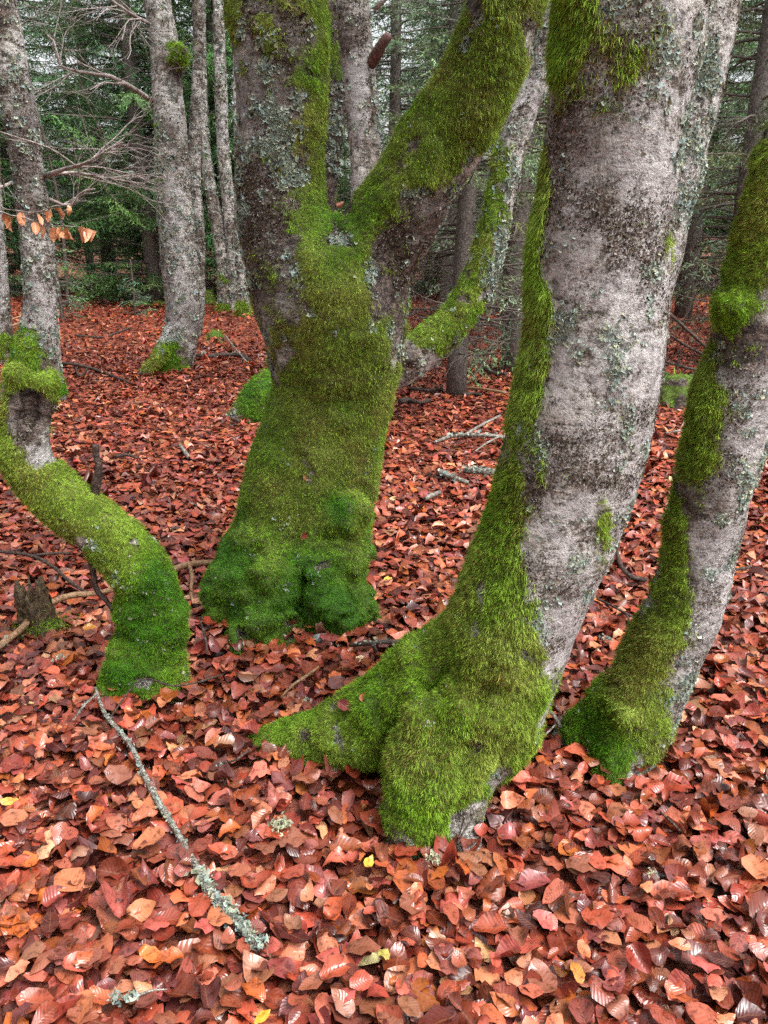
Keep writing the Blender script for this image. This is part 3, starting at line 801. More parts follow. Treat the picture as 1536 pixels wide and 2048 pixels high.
grow_tree(tD, [D_trunk, D_r1, D_r2, D_knob], ['trunk', 'root', 'root', 'knot'], 0.0086, 0.05, 33,
    moss_base=0.0,
    moss=[(1405, 820, 48, 190, 0.85), (1500, 430, 70, 200, 0.85), (1462, 600, 30, 60, 0.95), (1350, 1080, 28, 120, 0.8), (1290, 1300, 70, 130, 0.85), (1210, 1460, 110, 100, 1.0), (1290, 1440, 70, 90, 0.7), (1340, 1180, 40, 100, 0.75), (1490, 700, 40, 40, 0.3)],
    mtype_base=0.78, mtype=[(1170, 1450, 80, 80, 0.12), (1240, 1500, 50, 60, 0.2), (1300, 1350, 90, 120, 0.9), (1400, 800, 50, 180, 0.7)],
    hang=[(1400, 760, 60, 150, 0.6)],
    dark=[(1490, 680, 70, 80, 0.8), (1400, 960, 70, 110, 0.6), (1420, 870, 50, 60, 0.5), (1370, 1150, 30, 60, 0.7), (1340, 1130, 18, 70, 0.8)],
    pale=[(1440, 1050, 90, 400, 0.35), (1510, 770, 45, 70, 1.6), (1495, 870, 34, 80, 1.4), (1430, 1100, 55, 60, 1.1), (1415, 1230, 55, 70, 1.1), (1330, 1400, 34, 30, 0.7), (1390, 1360, 30, 70, 0.5)],
    lichen=[(1375, 1300, 34, 60, 0.6), (1470, 820, 40, 60, 0.5), (1325, 1405, 36, 32, 0.65), (1460, 1000, 40, 60, 0.4), (1410, 1170, 20, 40, 0.5)],
    liver=[(1460, 720, 60, 60, 0.6), (1420, 950, 60, 80, 0.6), (1400, 1200, 30, 50, 0.55)],
    wsc=60.0, lumps=[(1200, 1460, 120, 100, 1.2), (1460, 600, 40, 60, 1.2)], blades=100000, blade_len=0.0110, n_lichen=4500, n_liver=10000, ridge=0.012, lump=0.022, lob=0.0042)
upper_stem(tD, smooth_chain(D_trunk)[-1], 6.0, rr)

# ---- the bent, snapped-off mossy stem on the left
YE = 2.33
E_trunk = chain_px([(292, 1470, 150, YE), (294, 1375, 140, YE), (303, 1300, 116, YE), (304, 1225, 110, YE), (288, 1150, 108, YE), (238, 1090, 110, YE), (170, 1035, 103, YE), (100, 980, 96, YE), (54, 920, 95, YE), (52, 855, 92, YE), (60, 800, 86, YE), (65, 770, 80, YE)])
E_h1 = chain_px([(42, 800, 36, YE - 0.02), (38, 765, 30, YE - 0.02), (36, 748, 22, YE - 0.02)])
E_h2 = chain_px([(88, 800, 34, YE), (93, 765, 28, YE), (95, 748, 20, YE)])
E_r1 = chain_px([(275, 1300, 90, YE - 0.02), (245, 1360, 70, YE - 0.06), (215, 1420, 40, YE - 0.07)])
E_r2 = chain_px([(330, 1320, 70, YE), (350, 1385, 56, YE - 0.04), (362, 1440, 30, YE - 0.05)])
hole, ht = at(62, 838, YE - 0.06); topc, tt_ = at(64, 745, YE)
tE = thing('broken_beech_stem', 'snapped beech stem bent like an elbow and furred with moss', 'tree stump', base_of(E_trunk))
grow_tree(tE, [E_trunk, E_h1, E_h2, E_r1, E_r2], ['trunk', 'splinter', 'splinter', 'root', 'root'], 0.008, 0.035, 45, moss_base=0.95,
    moss=[(64, 835, 50, 62, -0.3), (80, 905, 40, 36, 0.0), (60, 752, 60, 18, 1.0), (130, 1085, 60, 20, 0.35), (285, 1360, 24, 16, 0.1), (268, 1085, 10, 6, 0.1)],
    mtype_base=0.62, mtype=[(310, 1230, 70, 130, 0.06), (250, 1360, 60, 50, 0.08), (120, 1010, 120, 60, 0.72), (60, 760, 60, 30, 0.8)],
    hang=[(60, 760, 60, 30, 0.2)], dark=[(62, 818, 60, 52, 0.9), (60, 830, 22, 40, 2.0)], lichen=[(64, 830, 60, 60, -1.0), (80, 905, 26, 30, 0.4)], liver=[(64, 830, 60, 60, 0.1)], pale=[(80, 910, 40, 30, 0.5)],  # the narrow dark blob paints the hole's shade into the bark colour
    wsc=22.0, lumps=[(290, 1280, 110, 150, 1.2), (60, 750, 60, 30, 1.2)], blades=120000, blade_len=0.0108, n_lichen=400, n_liver=1200, ridge=0.009, lump=0.024, lob=0.006,
    cuts=[(*hole, 0.038, 0.015), (hole[0] + 0.005, hole[1] + 0.01, hole[2] + 0.045, 0.026, 0.02), (hole[0] - 0.004, hole[1] + 0.02, hole[2] + 0.085, 0.026, 0.02), (*topc, 0.045, 0.02)])

# ---- beeches further back
def back_tree(label, chains, names, seed, h=0.023, up=None, **kw):
    t = thing('beech_tree', label, 'tree', base_of(chains[0]))
    grow_tree(t, chains, names, h, 0.06, seed, **kw)
    for i in (up or [0]):
        upper_stem(t, smooth_chain(chains[i])[-1], 6.0, rr)
    return t

YF = 7.3
F_c = chain_px([(62, 830, 130, YF), (66, 780, 112, YF), (76, 710, 86, YF), (80, 640, 66, YF), (80, 560, 62, YF), (74, 480, 62, YF), (64, 400, 62, YF), (52, 310, 62, YF), (38, 210, 64, YF), (20, 110, 60, YF), (4, 10, 58, YF), (-20, -150, 54, YF)])
F_r = chain_px([(60, 700, 50, YF - 0.1), (34, 760, 40, YF - 0.2), (14, 800, 24, YF - 0.25)])
F_r2 = chain_px([(90, 740, 50, YF - 0.1), (112, 775, 34, YF - 0.15), (126, 795, 16, YF - 0.15)])
tF = back_tree('mottled grey beech rising behind the snapped elbow stem', [F_c, F_r, F_r2], ['trunk', 'root', 'root'], 51,
    moss=[(45, 720, 40, 70, 0.95), (60, 790, 60, 30, 0.8), (118, 775, 26, 22, 0.95)], mtype_base=0.3, dark=[(50, 300, 40, 160, 0.6), (10, 20, 30, 40, 0.8), (85, 440, 30, 40, 0.7), (85, 740, 30, 40, 0.7)], pale=[(70, 150, 14, 140, 0.9), (80, 620, 40, 80, 0.7)],
    lichen=[(60, 680, 30, 40, 0.6), (75, 560, 30, 100, 0.4)], liver=[(50, 300, 50, 200, 0.5), (80, 560, 40, 60, 0.5)], blades=14000, blade_len=0.03, n_lichen=3500, n_liver=3500, lob=0.013, ridge=0.02)
YG = 8.7
G_c = chain_px([(345, 790, 78, YG), (350, 740, 72, YG), (360, 690, 66, YG), (365, 620, 66, YG), (360, 540, 70, YG), (352, 450, 70, YG), (347, 360, 68, YG), (342, 270, 66, YG), (336, 180, 60, YG), (330, 90, 56, YG), (312, -10, 54, YG), (290, -160, 50, YG)])
G_r = chain_px([(340, 670, 36, YG - 0.1), (314, 720, 28, YG - 0.25), (286, 745, 16, YG - 0.3)])
G_k = chain_px([(350, 130, 36, YG - 0.05), (360, 112, 34, YG - 0.15), (364, 98, 24, YG - 0.2)])
G_2 = chain_px([(385, 660, 36, YG + 0.25), (393, 590, 34, YG + 0.28), (398, 520, 27, YG + 0.3), (395, 430, 25, YG + 0.3), (388, 330, 24, YG + 0.3), (392, 230, 23, YG + 0.3), (397, 120, 23, YG + 0.3), (398, 0, 24, YG + 0.3), (400, -150, 22, YG + 0.3)])
tG = back_tree('grey twin stemmed beech with a dark mossy knot high on its trunk', [G_c, G_r, G_k, G_2], ['trunk', 'root', 'knot', 'limb'], 52, up=[0, 3],
    moss=[(325, 720, 45, 40, 0.9), (345, 750, 34, 22, 0.95), (355, 110, 20, 34, 0.8), (320, 350, 10, 160, 0.3)], mtype_base=0.4, mtype=[(300, 725, 20, 30, 0.95)], dark=[(345, 280, 30, 50, 0.6), (390, 640, 20, 40, 0.5), (360, 140, 20, 30, 0.9), (370, 730, 20, 30, 0.6)],
    pale=[(350, 245, 16, 14, 1.3), (345, 420, 30, 100, 0.5), (360, 600, 40, 80, 0.5)], lichen=[(322, 380, 14, 140, 0.8), (350, 500, 40, 200, 0.4), (335, 690, 20, 20, 0.7)], liver=[(350, 330, 40, 200, 0.45)],
    blades=14000, blade_len=0.03, n_lichen=3500, n_liver=3500, lob=0.014, ridge=0.02)
YC = 6.35
C_c = chain_px([(490, 870, 90, YC), (508, 835, 92, YC), (545, 790, 95, YC), (610, 768, 90, YC), (700, 758, 84, YC), (790, 738, 82, YC), (850, 696, 78, YC), (903, 645, 72, YC), (948, 578, 67, YC), (980, 490, 62, YC), (1003, 390, 60, YC), (1020, 300, 58, YC), (1046, 225, 55, YC), (1080, 150, 52, YC), (1104, 50, 50, YC), (1120, -60, 48, YC), (1128, -200, 46, YC)])
C_k = chain_px([(826, 722, 40, YC - 0.1), (822, 718, 36, YC - 0.2)])
tC = back_tree('leaning beech with a sweeping bow, mossy above and pale below, behind the forked one', [C_c, C_k], ['trunk', 'knot'], 53,
    moss=[(880, 650, 75, 55, 0.95), (930, 580, 40, 70, 0.95), (962, 500, 26, 70, 0.8), (985, 420, 30, 60, 0.9), (1000, 320, 30, 50, 0.75), (520, 800, 60, 80, 1.0), (822, 716, 16, 22, 0.0)], mtype_base=0.6, mtype=[(520, 800, 60, 80, 0.15)],
    dark=[(822, 716, 20, 24, 1.0), (920, 660, 50, 20, 0.5)], pale=[(960, 600, 40, 50, 0.9), (1010, 480, 20, 60, 0.9), (1060, 200, 40, 60, 0.5)], lichen=[(985, 500, 40, 120, 0.7), (900, 660, 60, 30, 0.55), (1000, 330, 30, 60, 0.6)],
    blades=26000, blade_len=0.026, n_lichen=4500, n_liver=2500, lob=0.013, ridge=0.02)
YI = 6.9
I_c = chain_px([(742, 900, 100, YI), (738, 820, 84, YI), (735, 700, 72, YI), (734, 560, 66, YI), (733, 420, 64, YI), (732, 320, 64, YI), (726, 220, 66, YI), (716, 120, 64, YI), (706, 10, 66, YI), (700, -140, 62, YI)])
I_st = chain_px([(740, 130, 24, YI - 0.05), (760, 96, 22, YI - 0.15), (778, 70, 18, YI - 0.2)])
tI = back_tree('straight pale beech with a broken red stub seen through the fork', [I_c], ['trunk'], 54,
    dark=[(710, 60, 60, 70, 0.55), (750, 300, 20, 120, 0.5)], pale=[(715, 190, 25, 90, 0.9), (725, 390, 30, 60, 0.9)], lichen=[(750, 240, 14, 60, 0.5)], liver=[(710, 40, 40, 80, 0.7), (755, 300, 14, 160, 0.5)], n_lichen=1200, n_liver=2200, lob=0.012, ridge=0.015)
V, F = tube(catmull(I_st[:, :3], 10), catmull(I_st[:, 3:], 10)[:, 0], 9, 0.22, 3)
link('stub', make_mesh('stub', V, F), tI, M['stub'], label='broken reddish stub of a branch')
I2 = chain_px([(672, 820, 52, 7.9), (668, 700, 46, 7.9), (664, 560, 42, 7.9), (660, 400, 30, 7.9), (663, 320, 34, 7.9), (672, 220, 38, 7.9), (676, 120, 34, 7.9), (668, 20, 30, 7.9), (660, -120, 28, 7.9)])
tI2 = back_tree('thin dark beech speckled with lichen beside the straight pale one', [I2], ['trunk'], 55, moss_base=0.2, moss=[(675, 110, 20, 40, 0.8)], dark=[(670, 200, 40, 300, 0.8)], lichen=[(665, 300, 30, 120, 0.5)], n_lichen=1500, n_liver=1500, blades=1500, blade_len=0.03, lob=0.014)
YJ = 9.6
J_c = chain_px([(-4, 740, 60, YJ), (-2, 690, 52, YJ), (0, 620, 42, YJ), (-4, 540, 38, YJ), (-12, 450, 36, YJ), (-20, 300, 34, YJ), (-30, 100, 32, YJ), (-40, -100, 30, YJ)])
tJ = back_tree('slender grey beech half hidden beside the mottled one', [J_c], ['trunk'], 56, moss=[(5, 690, 24, 24, 0.8)], pale=[(0, 560, 20, 100, 0.8)], blades=1200, blade_len=0.05, n_lichen=800, n_liver=1200, lob=0.014)

YH = 16.0
H1 = chain_px([(452, 640, 36, YH), (450, 600, 31, YH), (447, 520, 28, YH), (430, 420, 26, YH), (414, 330, 24, YH), (405, 220, 22, YH), (402, 100, 22, YH), (400, -20, 21, YH), (398, -160, 20, YH)])
H2 = chain_px([(470, 640, 34, YH), (470, 600, 30, YH), (466, 520, 27, YH), (458, 420, 26, YH), (447, 300, 25, YH), (442, 180, 24, YH), (438, 60, 24, YH), (436, -60, 23, YH)])
H3 = chain_px([(488, 655, 30, 15.0), (487, 615, 26, 15.0), (484, 560, 22, 15.0), (480, 480, 20, 15.0), (478, 300, 20, 15.0), (476, 100, 20, 15.0), (474, -60, 19, 15.0)])
mH = dict(h=0.03, n_lichen=800, n_liver=1200, lob=0.025, ridge=0.02)
back_tree('far grey beech stem that kinks leftwards beside its straight twin', [H1], ['trunk'], 57, moss=[(450, 560, 12, 20, 0.5), (440, 615, 30, 12, 0.8)], blades=800, blade_len=0.08, **mH)
back_tree('far straight grey beech stem close beside the kinked one', [H2], ['trunk'], 58, pale=[(445, 240, 14, 40, 0.9)], **mH)
back_tree('far thin beech with a green mossy foot, just past the straight twin', [H3], ['trunk'], 59, moss=[(485, 625, 20, 30, 0.9)], blades=800, blade_len=0.08, **mH)

# ------------------------------------------------------------------ bare branches
def branchlet(mb_, p0, d0, L, r, depth, rng, ns=5, spread=0.6, lift=0.0):
    n = 7
    pts = [np.array(p0, float)]
    d = np.array(d0, float); d /= np.linalg.norm(d)
    for i in range(n):
        d = d + rng.normal(0, 0.13, 3) + np.array([0, 0, lift])
        d /= np.linalg.norm(d)
        pts.append(pts[-1] + d * L / n)
    pts = np.array(pts)
    V, F = tube(pts, np.linspace(r, r * 0.35, n + 1), ns if depth else 3, 0, cap=False)
    mb_.add(V, F)
    if depth > 0:
        for j in range(rng.integers(4, 7)):
            i = rng.integers(1, n + 1)
            dd = (pts[i] - pts[i - 1]); dd /= np.linalg.norm(dd)
            s = rng.normal(0, 1, 3) * np.array([1, 1, 0.5])
            branchlet(mb_, pts[i], dd + s * spread, L * rng.uniform(0.35, 0.65), r * 0.45 * (1 - 0.4 * i / n), depth - 1, rng, max(ns - 1, 3), spread, lift)

def px_branch(root, pts, Y, depth, seed, name='branch', mat='twig', side=6):
    rng = np.random.default_rng(seed)
    c = smooth_chain(chain_px([(a, b, w, Y + dy) for a, b, w, dy in pts]), 0.12)
    m = MB()
    V, F = tube(c[:, :3], c[:, 3], 7, 0.15, seed)
    m.add(V, F)
    for j in range(side):
        i = rng.integers(len(c) // 4, len(c) - 1)
        dd = unit((c[i + 1, :3] - c[i, :3])[None])[0]
        branchlet(m, c[i, :3], dd + rng.normal(0, 0.55, 3) * np.array([1, 1, 0.7]), rng.uniform(0.4, 0.9), max(c[i, 3] * 0.55, 0.004), depth, rng, 4)
    link(name, m.mesh(name), root, M[mat])

px_branch(tG, [(312, 208, 11, 0), (270, 178, 9, -0.2), (220, 152, 8, -0.4), (170, 145, 6, -0.5), (120, 132, 5, -0.6), (112, 90, 4, -0.6), (95, 70, 3, -0.6)], YG, 2, 1, side=8)
px_branch(tG, [(308, 52, 8, 0), (270, 32, 6, -0.3), (215, -5, 5, -0.5)], YG, 2, 2, side=5)
px_branch(tF, [(92, 352, 11, 0), (130, 338, 8, -0.2), (175, 325, 6, -0.4), (215, 300, 4, -0.5), (245, 285, 3, -0.6)], YF, 2, 3, side=10)
px_branch(tF, [(92, 350, 8, 0), (150, 345, 6, 0.2), (210, 356, 4, 0.3), (290, 368, 3, 0.4)], YF, 2, 4, side=10)
px_branch(tF, [(98, 398, 7, 0), (140, 412, 5, 0.1), (160, 385, 4, 0.1), (190, 378, 3, 0.1)], YF, 1, 5, side=5)
px_branch(tF, [(30, 362, 8, 0), (0, 375, 6, -0.2), (-60, 385, 5, -0.4)], YF, 1, 6, side=4)
px_branch(tI, [(748, 20, 10, 0), (800, -30, 8, 0), (880, -90, 6, 0)], YI, 2, 7, side=6)
# dead stubs on the bent stem
def stub_on(root, pts, mat, name='stub', label=None, jag=0.2):
    c = smooth_chain(chain_px(pts), 0.01)
    V, F = tube(c[:, :3], c[:, 3], 9, jag, 4)
    link(name, make_mesh(name, V, F), root, M[mat], label=label)
stub_on(tE, [(190, 1050, 15, YE), (190, 1005, 14, YE), (193, 965, 20, YE), (198, 935, 16, YE), (193, 912, 13, YE), (191, 890, 14, YE)], 'stick_dark', label='upright dead dark stub')
stub_on(tE, [(182, 1110, 18, YE - 0.02), (186, 1145, 12, YE - 0.03), (194, 1180, 11, YE - 0.04), (212, 1200, 10, YE - 0.05), (228, 1222, 11, YE - 0.06)], 'stick_dark', label='crooked dead dark stub hanging below')

# ------------------------------------------------------------------ sticks, stumps and scraps on the ground
def lichen_on(root, c, n, size, seed, f0=0.0, f1=1.0, pal=LICH):
    rng = np.random.default_rng(seed)
    i = (len(c) * (f0 + (f1 - f0) * rng.random(n))).astype(int).clip(0, len(c) - 1)
    nrm = unit(rng.normal(size=(n, 3)) + np.array([0, -0.4, 0.8]))
    P = c[i, :3] + nrm * c[i, 3:4] * 0.9 + rng.normal(0, size * 0.6, (n, 3))
    v, t, k = lobes(P, nrm, size * rng.uniform(0.4, 1.2, n), pal, rng)
    link('lichen', make_mesh('lichen', v, t, {'col': k}, smooth=False), root, M['lichen'], kind='stuff')

def stick(pts, mat, label, name='fallen_branch', cat='branch', lift=0.055, sides=(), lich=None, group=None, seed=1, tw=0):
    def cv(pp):
        o = []
        for px, py, w, dz in pp:
            p, t = on_ground(px, py, lift + dz)
            z = p[2] + float(ground_h(p[0], p[1]))
            o.append([p[0], p[1], z, w / 2 * t / FPX])
        return catmull(np.array(o), max(8, 6 * len(o)))
    c = cv(pts)
    root = thing(name, label, cat, (c[0, 0], c[0, 1], 0), group)
    V, F = tube(c[:, :3], c[:, 3], 9, 0.16, seed)
    link('stem', make_mesh('stem', V, F), root, M[mat])
    rng = np.random.default_rng(seed)
    for s in sides:
        q = cv(s)
        V, F = tube(q[:, :3], q[:, 3], 7, 0.16, seed + 1)
        link('twig', make_mesh('twig', V, F), root, M[mat])
    if lich:
        lichen_on(root, c, *lich)
    return root, c

b1, c1 = stick([(192, 1385, 5, 0.02), (212, 1435, 8, 0.01), (258, 1487, 9, 0.01), (286, 1545, 11, 0.005), (318, 1608, 14, 0), (345, 1652, 12, 0), (388, 1728, 15, 0), (430, 1790, 17, 0), (480, 1840, 19, 0), (522, 1880, 17, 0.0)], 'stick_grey',
      'long thin fallen branch tufted with pale lichen, lying across the leaves', sides=[[(196, 1395, 5, 0.02), (172, 1418, 5, 0.01), (148, 1450, 4, 0)]], lich=(360, 0.0085, 5, 0.68, 1.0))
lichen_on(b1, c1, 170, 0.006, 6, 0.1, 0.62)
stick([(-15, 1308, 14, 0.0), (40, 1262, 14, 0.02), (75, 1222, 12, 0.04), (130, 1190, 13, 0.05), (190, 1180, 11, 0.05), (240, 1168, 11, 0.03), (330, 1138, 12, 0.02), (378, 1124, 13, 0.02), (430, 1122, 11, 0.0)], 'stick_tan',
      'peeled tan branch passing behind the bent mossy stem', sides=[[(378, 1124, 9, 0.02), (384, 1150, 8, 0.02), (382, 1185, 7, 0.0), (388, 1215, 6, -0.02)]], lich=(26, 0.008, 8, 0.0, 0.12))
stick([(-15, 1104, 6, 0.02), (55, 1108, 7, 0.04), (100, 1125, 7, 0.05), (145, 1162, 7, 0.05), (182, 1183, 6, 0.04)], 'stick_dark', 'thin dark forked twig beside the small broken stump', sides=[[(60, 1109, 5, 0.04), (100, 1103, 6, 0.04), (142, 1101, 4, 0.03)]])
stick([(205, 1462, 3, 0.0), (280, 1368, 4, 0.05), (345, 1378, 4, 0.05), (400, 1372, 4, 0.03), (448, 1358, 3, 0.02)], 'stick_dark', 'wiry dark twig lying against the foot of the bent stem')
stick([(100, 722, 6, 0), (150, 732, 6, 0.03), (190, 742, 6, 0.0), (260, 762, 4, 0)], 'stick_dark', 'dark crooked stick on the leaves behind the bent stem', sides=[[(150, 734, 4, 0), (160, 752, 4, 0.05), (175, 741, 4, 0)]])
stick([(355, 716, 6, 0), (395, 712, 6, 0.02), (412, 720, 8, 0.02), (440, 716, 8, 0.02), (480, 714, 9, 0.02), (500, 724, 9, 0)], 'stick_dark', 'dark lumpy fallen bough to the right of the twin stemmed beech', lich=(20, 0.03, 3, 0, 1))
stick([(450, 672, 3, 0.25), (470, 700, 3, 0.1), (494, 728, 3, 0)], 'stick_grey', 'pale thin stick propped on the dark lumpy bough')
stick([(150, 664, 4, 0), (180, 668, 5, 0.02), (210, 670, 4, 0.02), (260, 652, 4, 0.1)], 'stick_dark', 'far dark crooked stick between the two grey beeches')
stick([(360, 892, 6, 0), (370, 906, 8, 0.01), (378, 918, 8, 0)], 'stick_grey', 'short pale stick pointing towards the forked beech')
stick([(232, 912, 6, 0), (255, 908, 7, 0.01), (275, 914, 4, 0)], 'stick_dark', 'short dark stick lying above the bent mossy stem')
stick([(798, 804, 12, 0.02), (818, 802, 12, 0.02), (840, 806, 7, 0.02), (858, 800, 10, 0)], 'stick_dark', 'thick dark branch stub right of the forked trunk')
stick([(815, 772, 6, 0), (850, 778, 6, 0.02), (884, 777, 8, 0)], 'stick_dark', 'dark stick with a pale edge left of the thin spruce trunk')
stick([(925, 775, 5, 0), (965, 778, 6, 0.02), (1012, 786, 6, 0.02)], 'stick_tan', 'pale straight branch right of the thin spruce trunk')
stick([(925, 792, 8, 0), (945, 790, 8, 0), (962, 792, 7, 0)], 'stick_dark', 'short dark log by the foot of the thin spruce trunk')
stick([(868, 878, 5, 0), (905, 866, 8, 0.03), (950, 868, 8, 0.04), (990, 872, 9, 0.03), (1035, 878, 10, 0.0)], 'stick_grey', 'forked grey branch on the leaves between the two big beeches', sides=[[(930, 866, 6, 0.03), (960, 850, 6, 0.06), (1000, 832, 5, 0.08)], [(950, 900, 3, 0), (975, 885, 4, 0.02), (1000, 872, 4, 0.03)]], lich=(60, 0.016, 9, 0.2, 1))
b2, c2 = stick([(880, 940, 12, 0.01), (905, 950, 11, 0.015), (936, 962, 9, 0)], 'stick_grey', 'short pale branch with yellow green lichen', lich=(60, 0.012, 10, 0, 0.7))
stick([(930, 936, 12, 0.0), (970, 940, 13, 0.02), (1012, 945, 12, 0)], 'stick_grey', 'lichen crusted branch end beside the stout pale beech', lich=(160, 0.013, 11, 0, 1))
stick([(850, 998, 9, 0), (864, 990, 10, 0.01), (879, 984, 9, 0)], 'stick_grey', 'small white chip of wood on the leaves')
stick([(700, 1308, 10, 0.0), (735, 1308, 9, 0.02), (770, 1303, 10, 0.02), (806, 1300, 11, 0)], 'stick_dark', 'dark lichened stick between the forked beech and the sprawling root', lich=(70, 0.007, 12, 0.1, 1), sides=[[(742, 1308, 9, 0.03), (750, 1320, 8, 0.02), (752, 1332, 8, -0.03)]])
stick([(1195, 1190, 5, 0.02), (1222, 1205, 5, 0.03), (1250, 1222, 5, 0.03), (1280, 1238, 4, 0)], 'stick_dark', 'thin brown twig between the pale beech and the slim one', sides=[[(1240, 1215, 4, 0.03), (1255, 1230, 4, 0.02), (1262, 1248, 3, 0)]])
stick([(1235, 1090, 7, 0.0), (1244, 1120, 9, 0.03), (1262, 1142, 10, 0.03), (1292, 1150, 9, 0)], 'stick_dark', 'dark hooked bit of branch behind the pale beech')
stick([(1380, 1133, 6, 0), (1440, 1140, 7, 0.03), (1500, 1133, 6, 0)], 'stick_dark', 'dark stick on the leaves past the slim beech')
stick([(876, 1578, 4, 0.16), (874, 1620, 5, 0.10), (878, 1650, 5, 0.06), (868, 1690, 5, 0)], 'stick_grey', 'bare white twig standing against the mossy foot', sides=[[(848, 1610, 4, 0.1), (862, 1640, 5, 0.06), (875, 1665, 5, 0.02), (890, 1700, 4, 0)], [(942, 1645, 4, 0.08), (925, 1670, 4, 0.04), (915, 1690, 4, 0)]])
stick([(640, 1350, 5, 0.0), (612, 1368, 6, 0.03), (585, 1385, 6, 0.03), (562, 1408, 5, 0)], 'stick_tan', 'bent tan twig in the leaves left of the sprawling root')
stick([(438, 1535, 4, 0), (470, 1528, 5, 0.02), (500, 1508, 5, 0.03)], 'stick_dark', 'short thin dark twig at the tip of the sprawling root')
stick([(402, 1258, 4, 0.02), (412, 1290, 5, 0.02), (416, 1320, 4, 0)], 'stick_dark', 'short dark twig between the bent stem and the forked beech')
stick([(1080, 1420, 5, 0.02), (1110, 1450, 8, 0.03), (1118, 1468, 8, 0.0)], 'stick_grey', 'small forked pale twig between pale beech and green moss toe', sides=[[(1055, 1465, 4, 0.01), (1085, 1480, 4, 0.02), (1110, 1462, 4, 0.03)]])
stick([(1320, 1630, 4, 0.01), (1345, 1650, 5, 0.02), (1360, 1665, 4, 0)], 'stick_dark', 'thin black twig in the leaves below the slim beech')
stick([(240, 1985, 5, 0.01), (275, 1976, 6, 0.015), (305, 1965, 4, 0.01), (332, 1962, 3, 0)], 'stick_grey', 'tiny twig carrying a dab of lichen', lich=(26, 0.008, 14, 0, 0.3))
stick([(915, 655, 6, 0.35), (950, 690, 7, 0.15), (962, 722, 9, 0.05), (985, 742, 10, 0.0), (1012, 746, 7, 0)], 'stick_dark', 'black crooked dead branch left of the darker spruce trunk', sides=[[(932, 692, 4, 0.3), (960, 700, 4, 0.2), (1000, 692, 4, 0.2)]])
stick([(1330, 872, 3, 0), (1362, 866, 4, 0.02), (1395, 860, 3, 0)], 'stick_grey', 'thin pale stick behind the gap between pale and slim beech')
stick([(20, 652, 5, 0.05), (45, 640, 5, 0.1), (70, 610, 4, 0.3)], 'stick_tan', 'pale leaning stick behind the mottled beech', sides=[[(15, 640, 4, 0.05), (50, 630, 4, 0.1)]])
stick([(480, 850, 9, 0), (465, 842, 6, 0.02), (485, 838, 5, 0.02)], 'stick_dark', 'short dark stick by the mossy foot of the leaning beech')

def lichen_tuft(px, py, size, n, label, pal=LICH, seed=0):
    rng = np.random.default_rng(seed + int(px))
    p, _ = on_ground(px, py, 0.06); p[2] += float(ground_h(p[0], p[1])) + 0.006
    P = p + rng.normal(0, size * 0.45, (n, 3)) * np.array([1, 1, 0.35]) + np.array([0, 0, size * 0.2])
    nrm = unit(rng.normal(size=(n, 3)) + np.array([0, 0, 0.9]))
    v, t, k = lobes(P, nrm, size * 0.28 * rng.uniform(0.4, 1.1, n), pal, rng)
    root = link('lichen_tuft', make_mesh('lichen_tuft', v, t, {'col': k}, smooth=False), None, M['lichen'], label=label, cat='lichen')
YLI = np.array([[0.60, 0.60, 0.40], [0.52, 0.55, 0.36], [0.66, 0.64, 0.48], [0.40, 0.45, 0.30]])
lichen_tuft(562, 1665, 0.030, 90, 'cream fallen lichen tuft on the leaves below the long root', YLI)
lichen_tuft(866, 1725, 0.024, 50, 'yellowish lichen scrap just below the stout pale beech', YLI)
lichen_tuft(742, 1648, 0.010, 20, 'tiny white lichen speck beside the mossy foot')
lichen_tuft(125, 1330, 0.020, 40, 'grey green lichen scrap below the small broken stump')
lichen_tuft(228, 1988, 0.016, 36, 'pale lichen dab at the end of the tiny twig')
lichen_tuft(1300, 1750, 0.014, 26, 'small dull lichen bit right of the stout beech', YLI)
lichen_tuft(1212, 1290, 0.024, 50, 'grey lichen crumbs between the stout beech and the slim one')
lichen_tuft(440, 1545, 0.014, 26, 'white lichen crumbs left of the long root tip')
lichen_tuft(612, 1418, 0.016, 26, 'bluish lichen scrap resting behind the long root')
lichen_tuft(172, 1420, 0.012, 26, 'lichen flake on the side twig of the long thin branch')

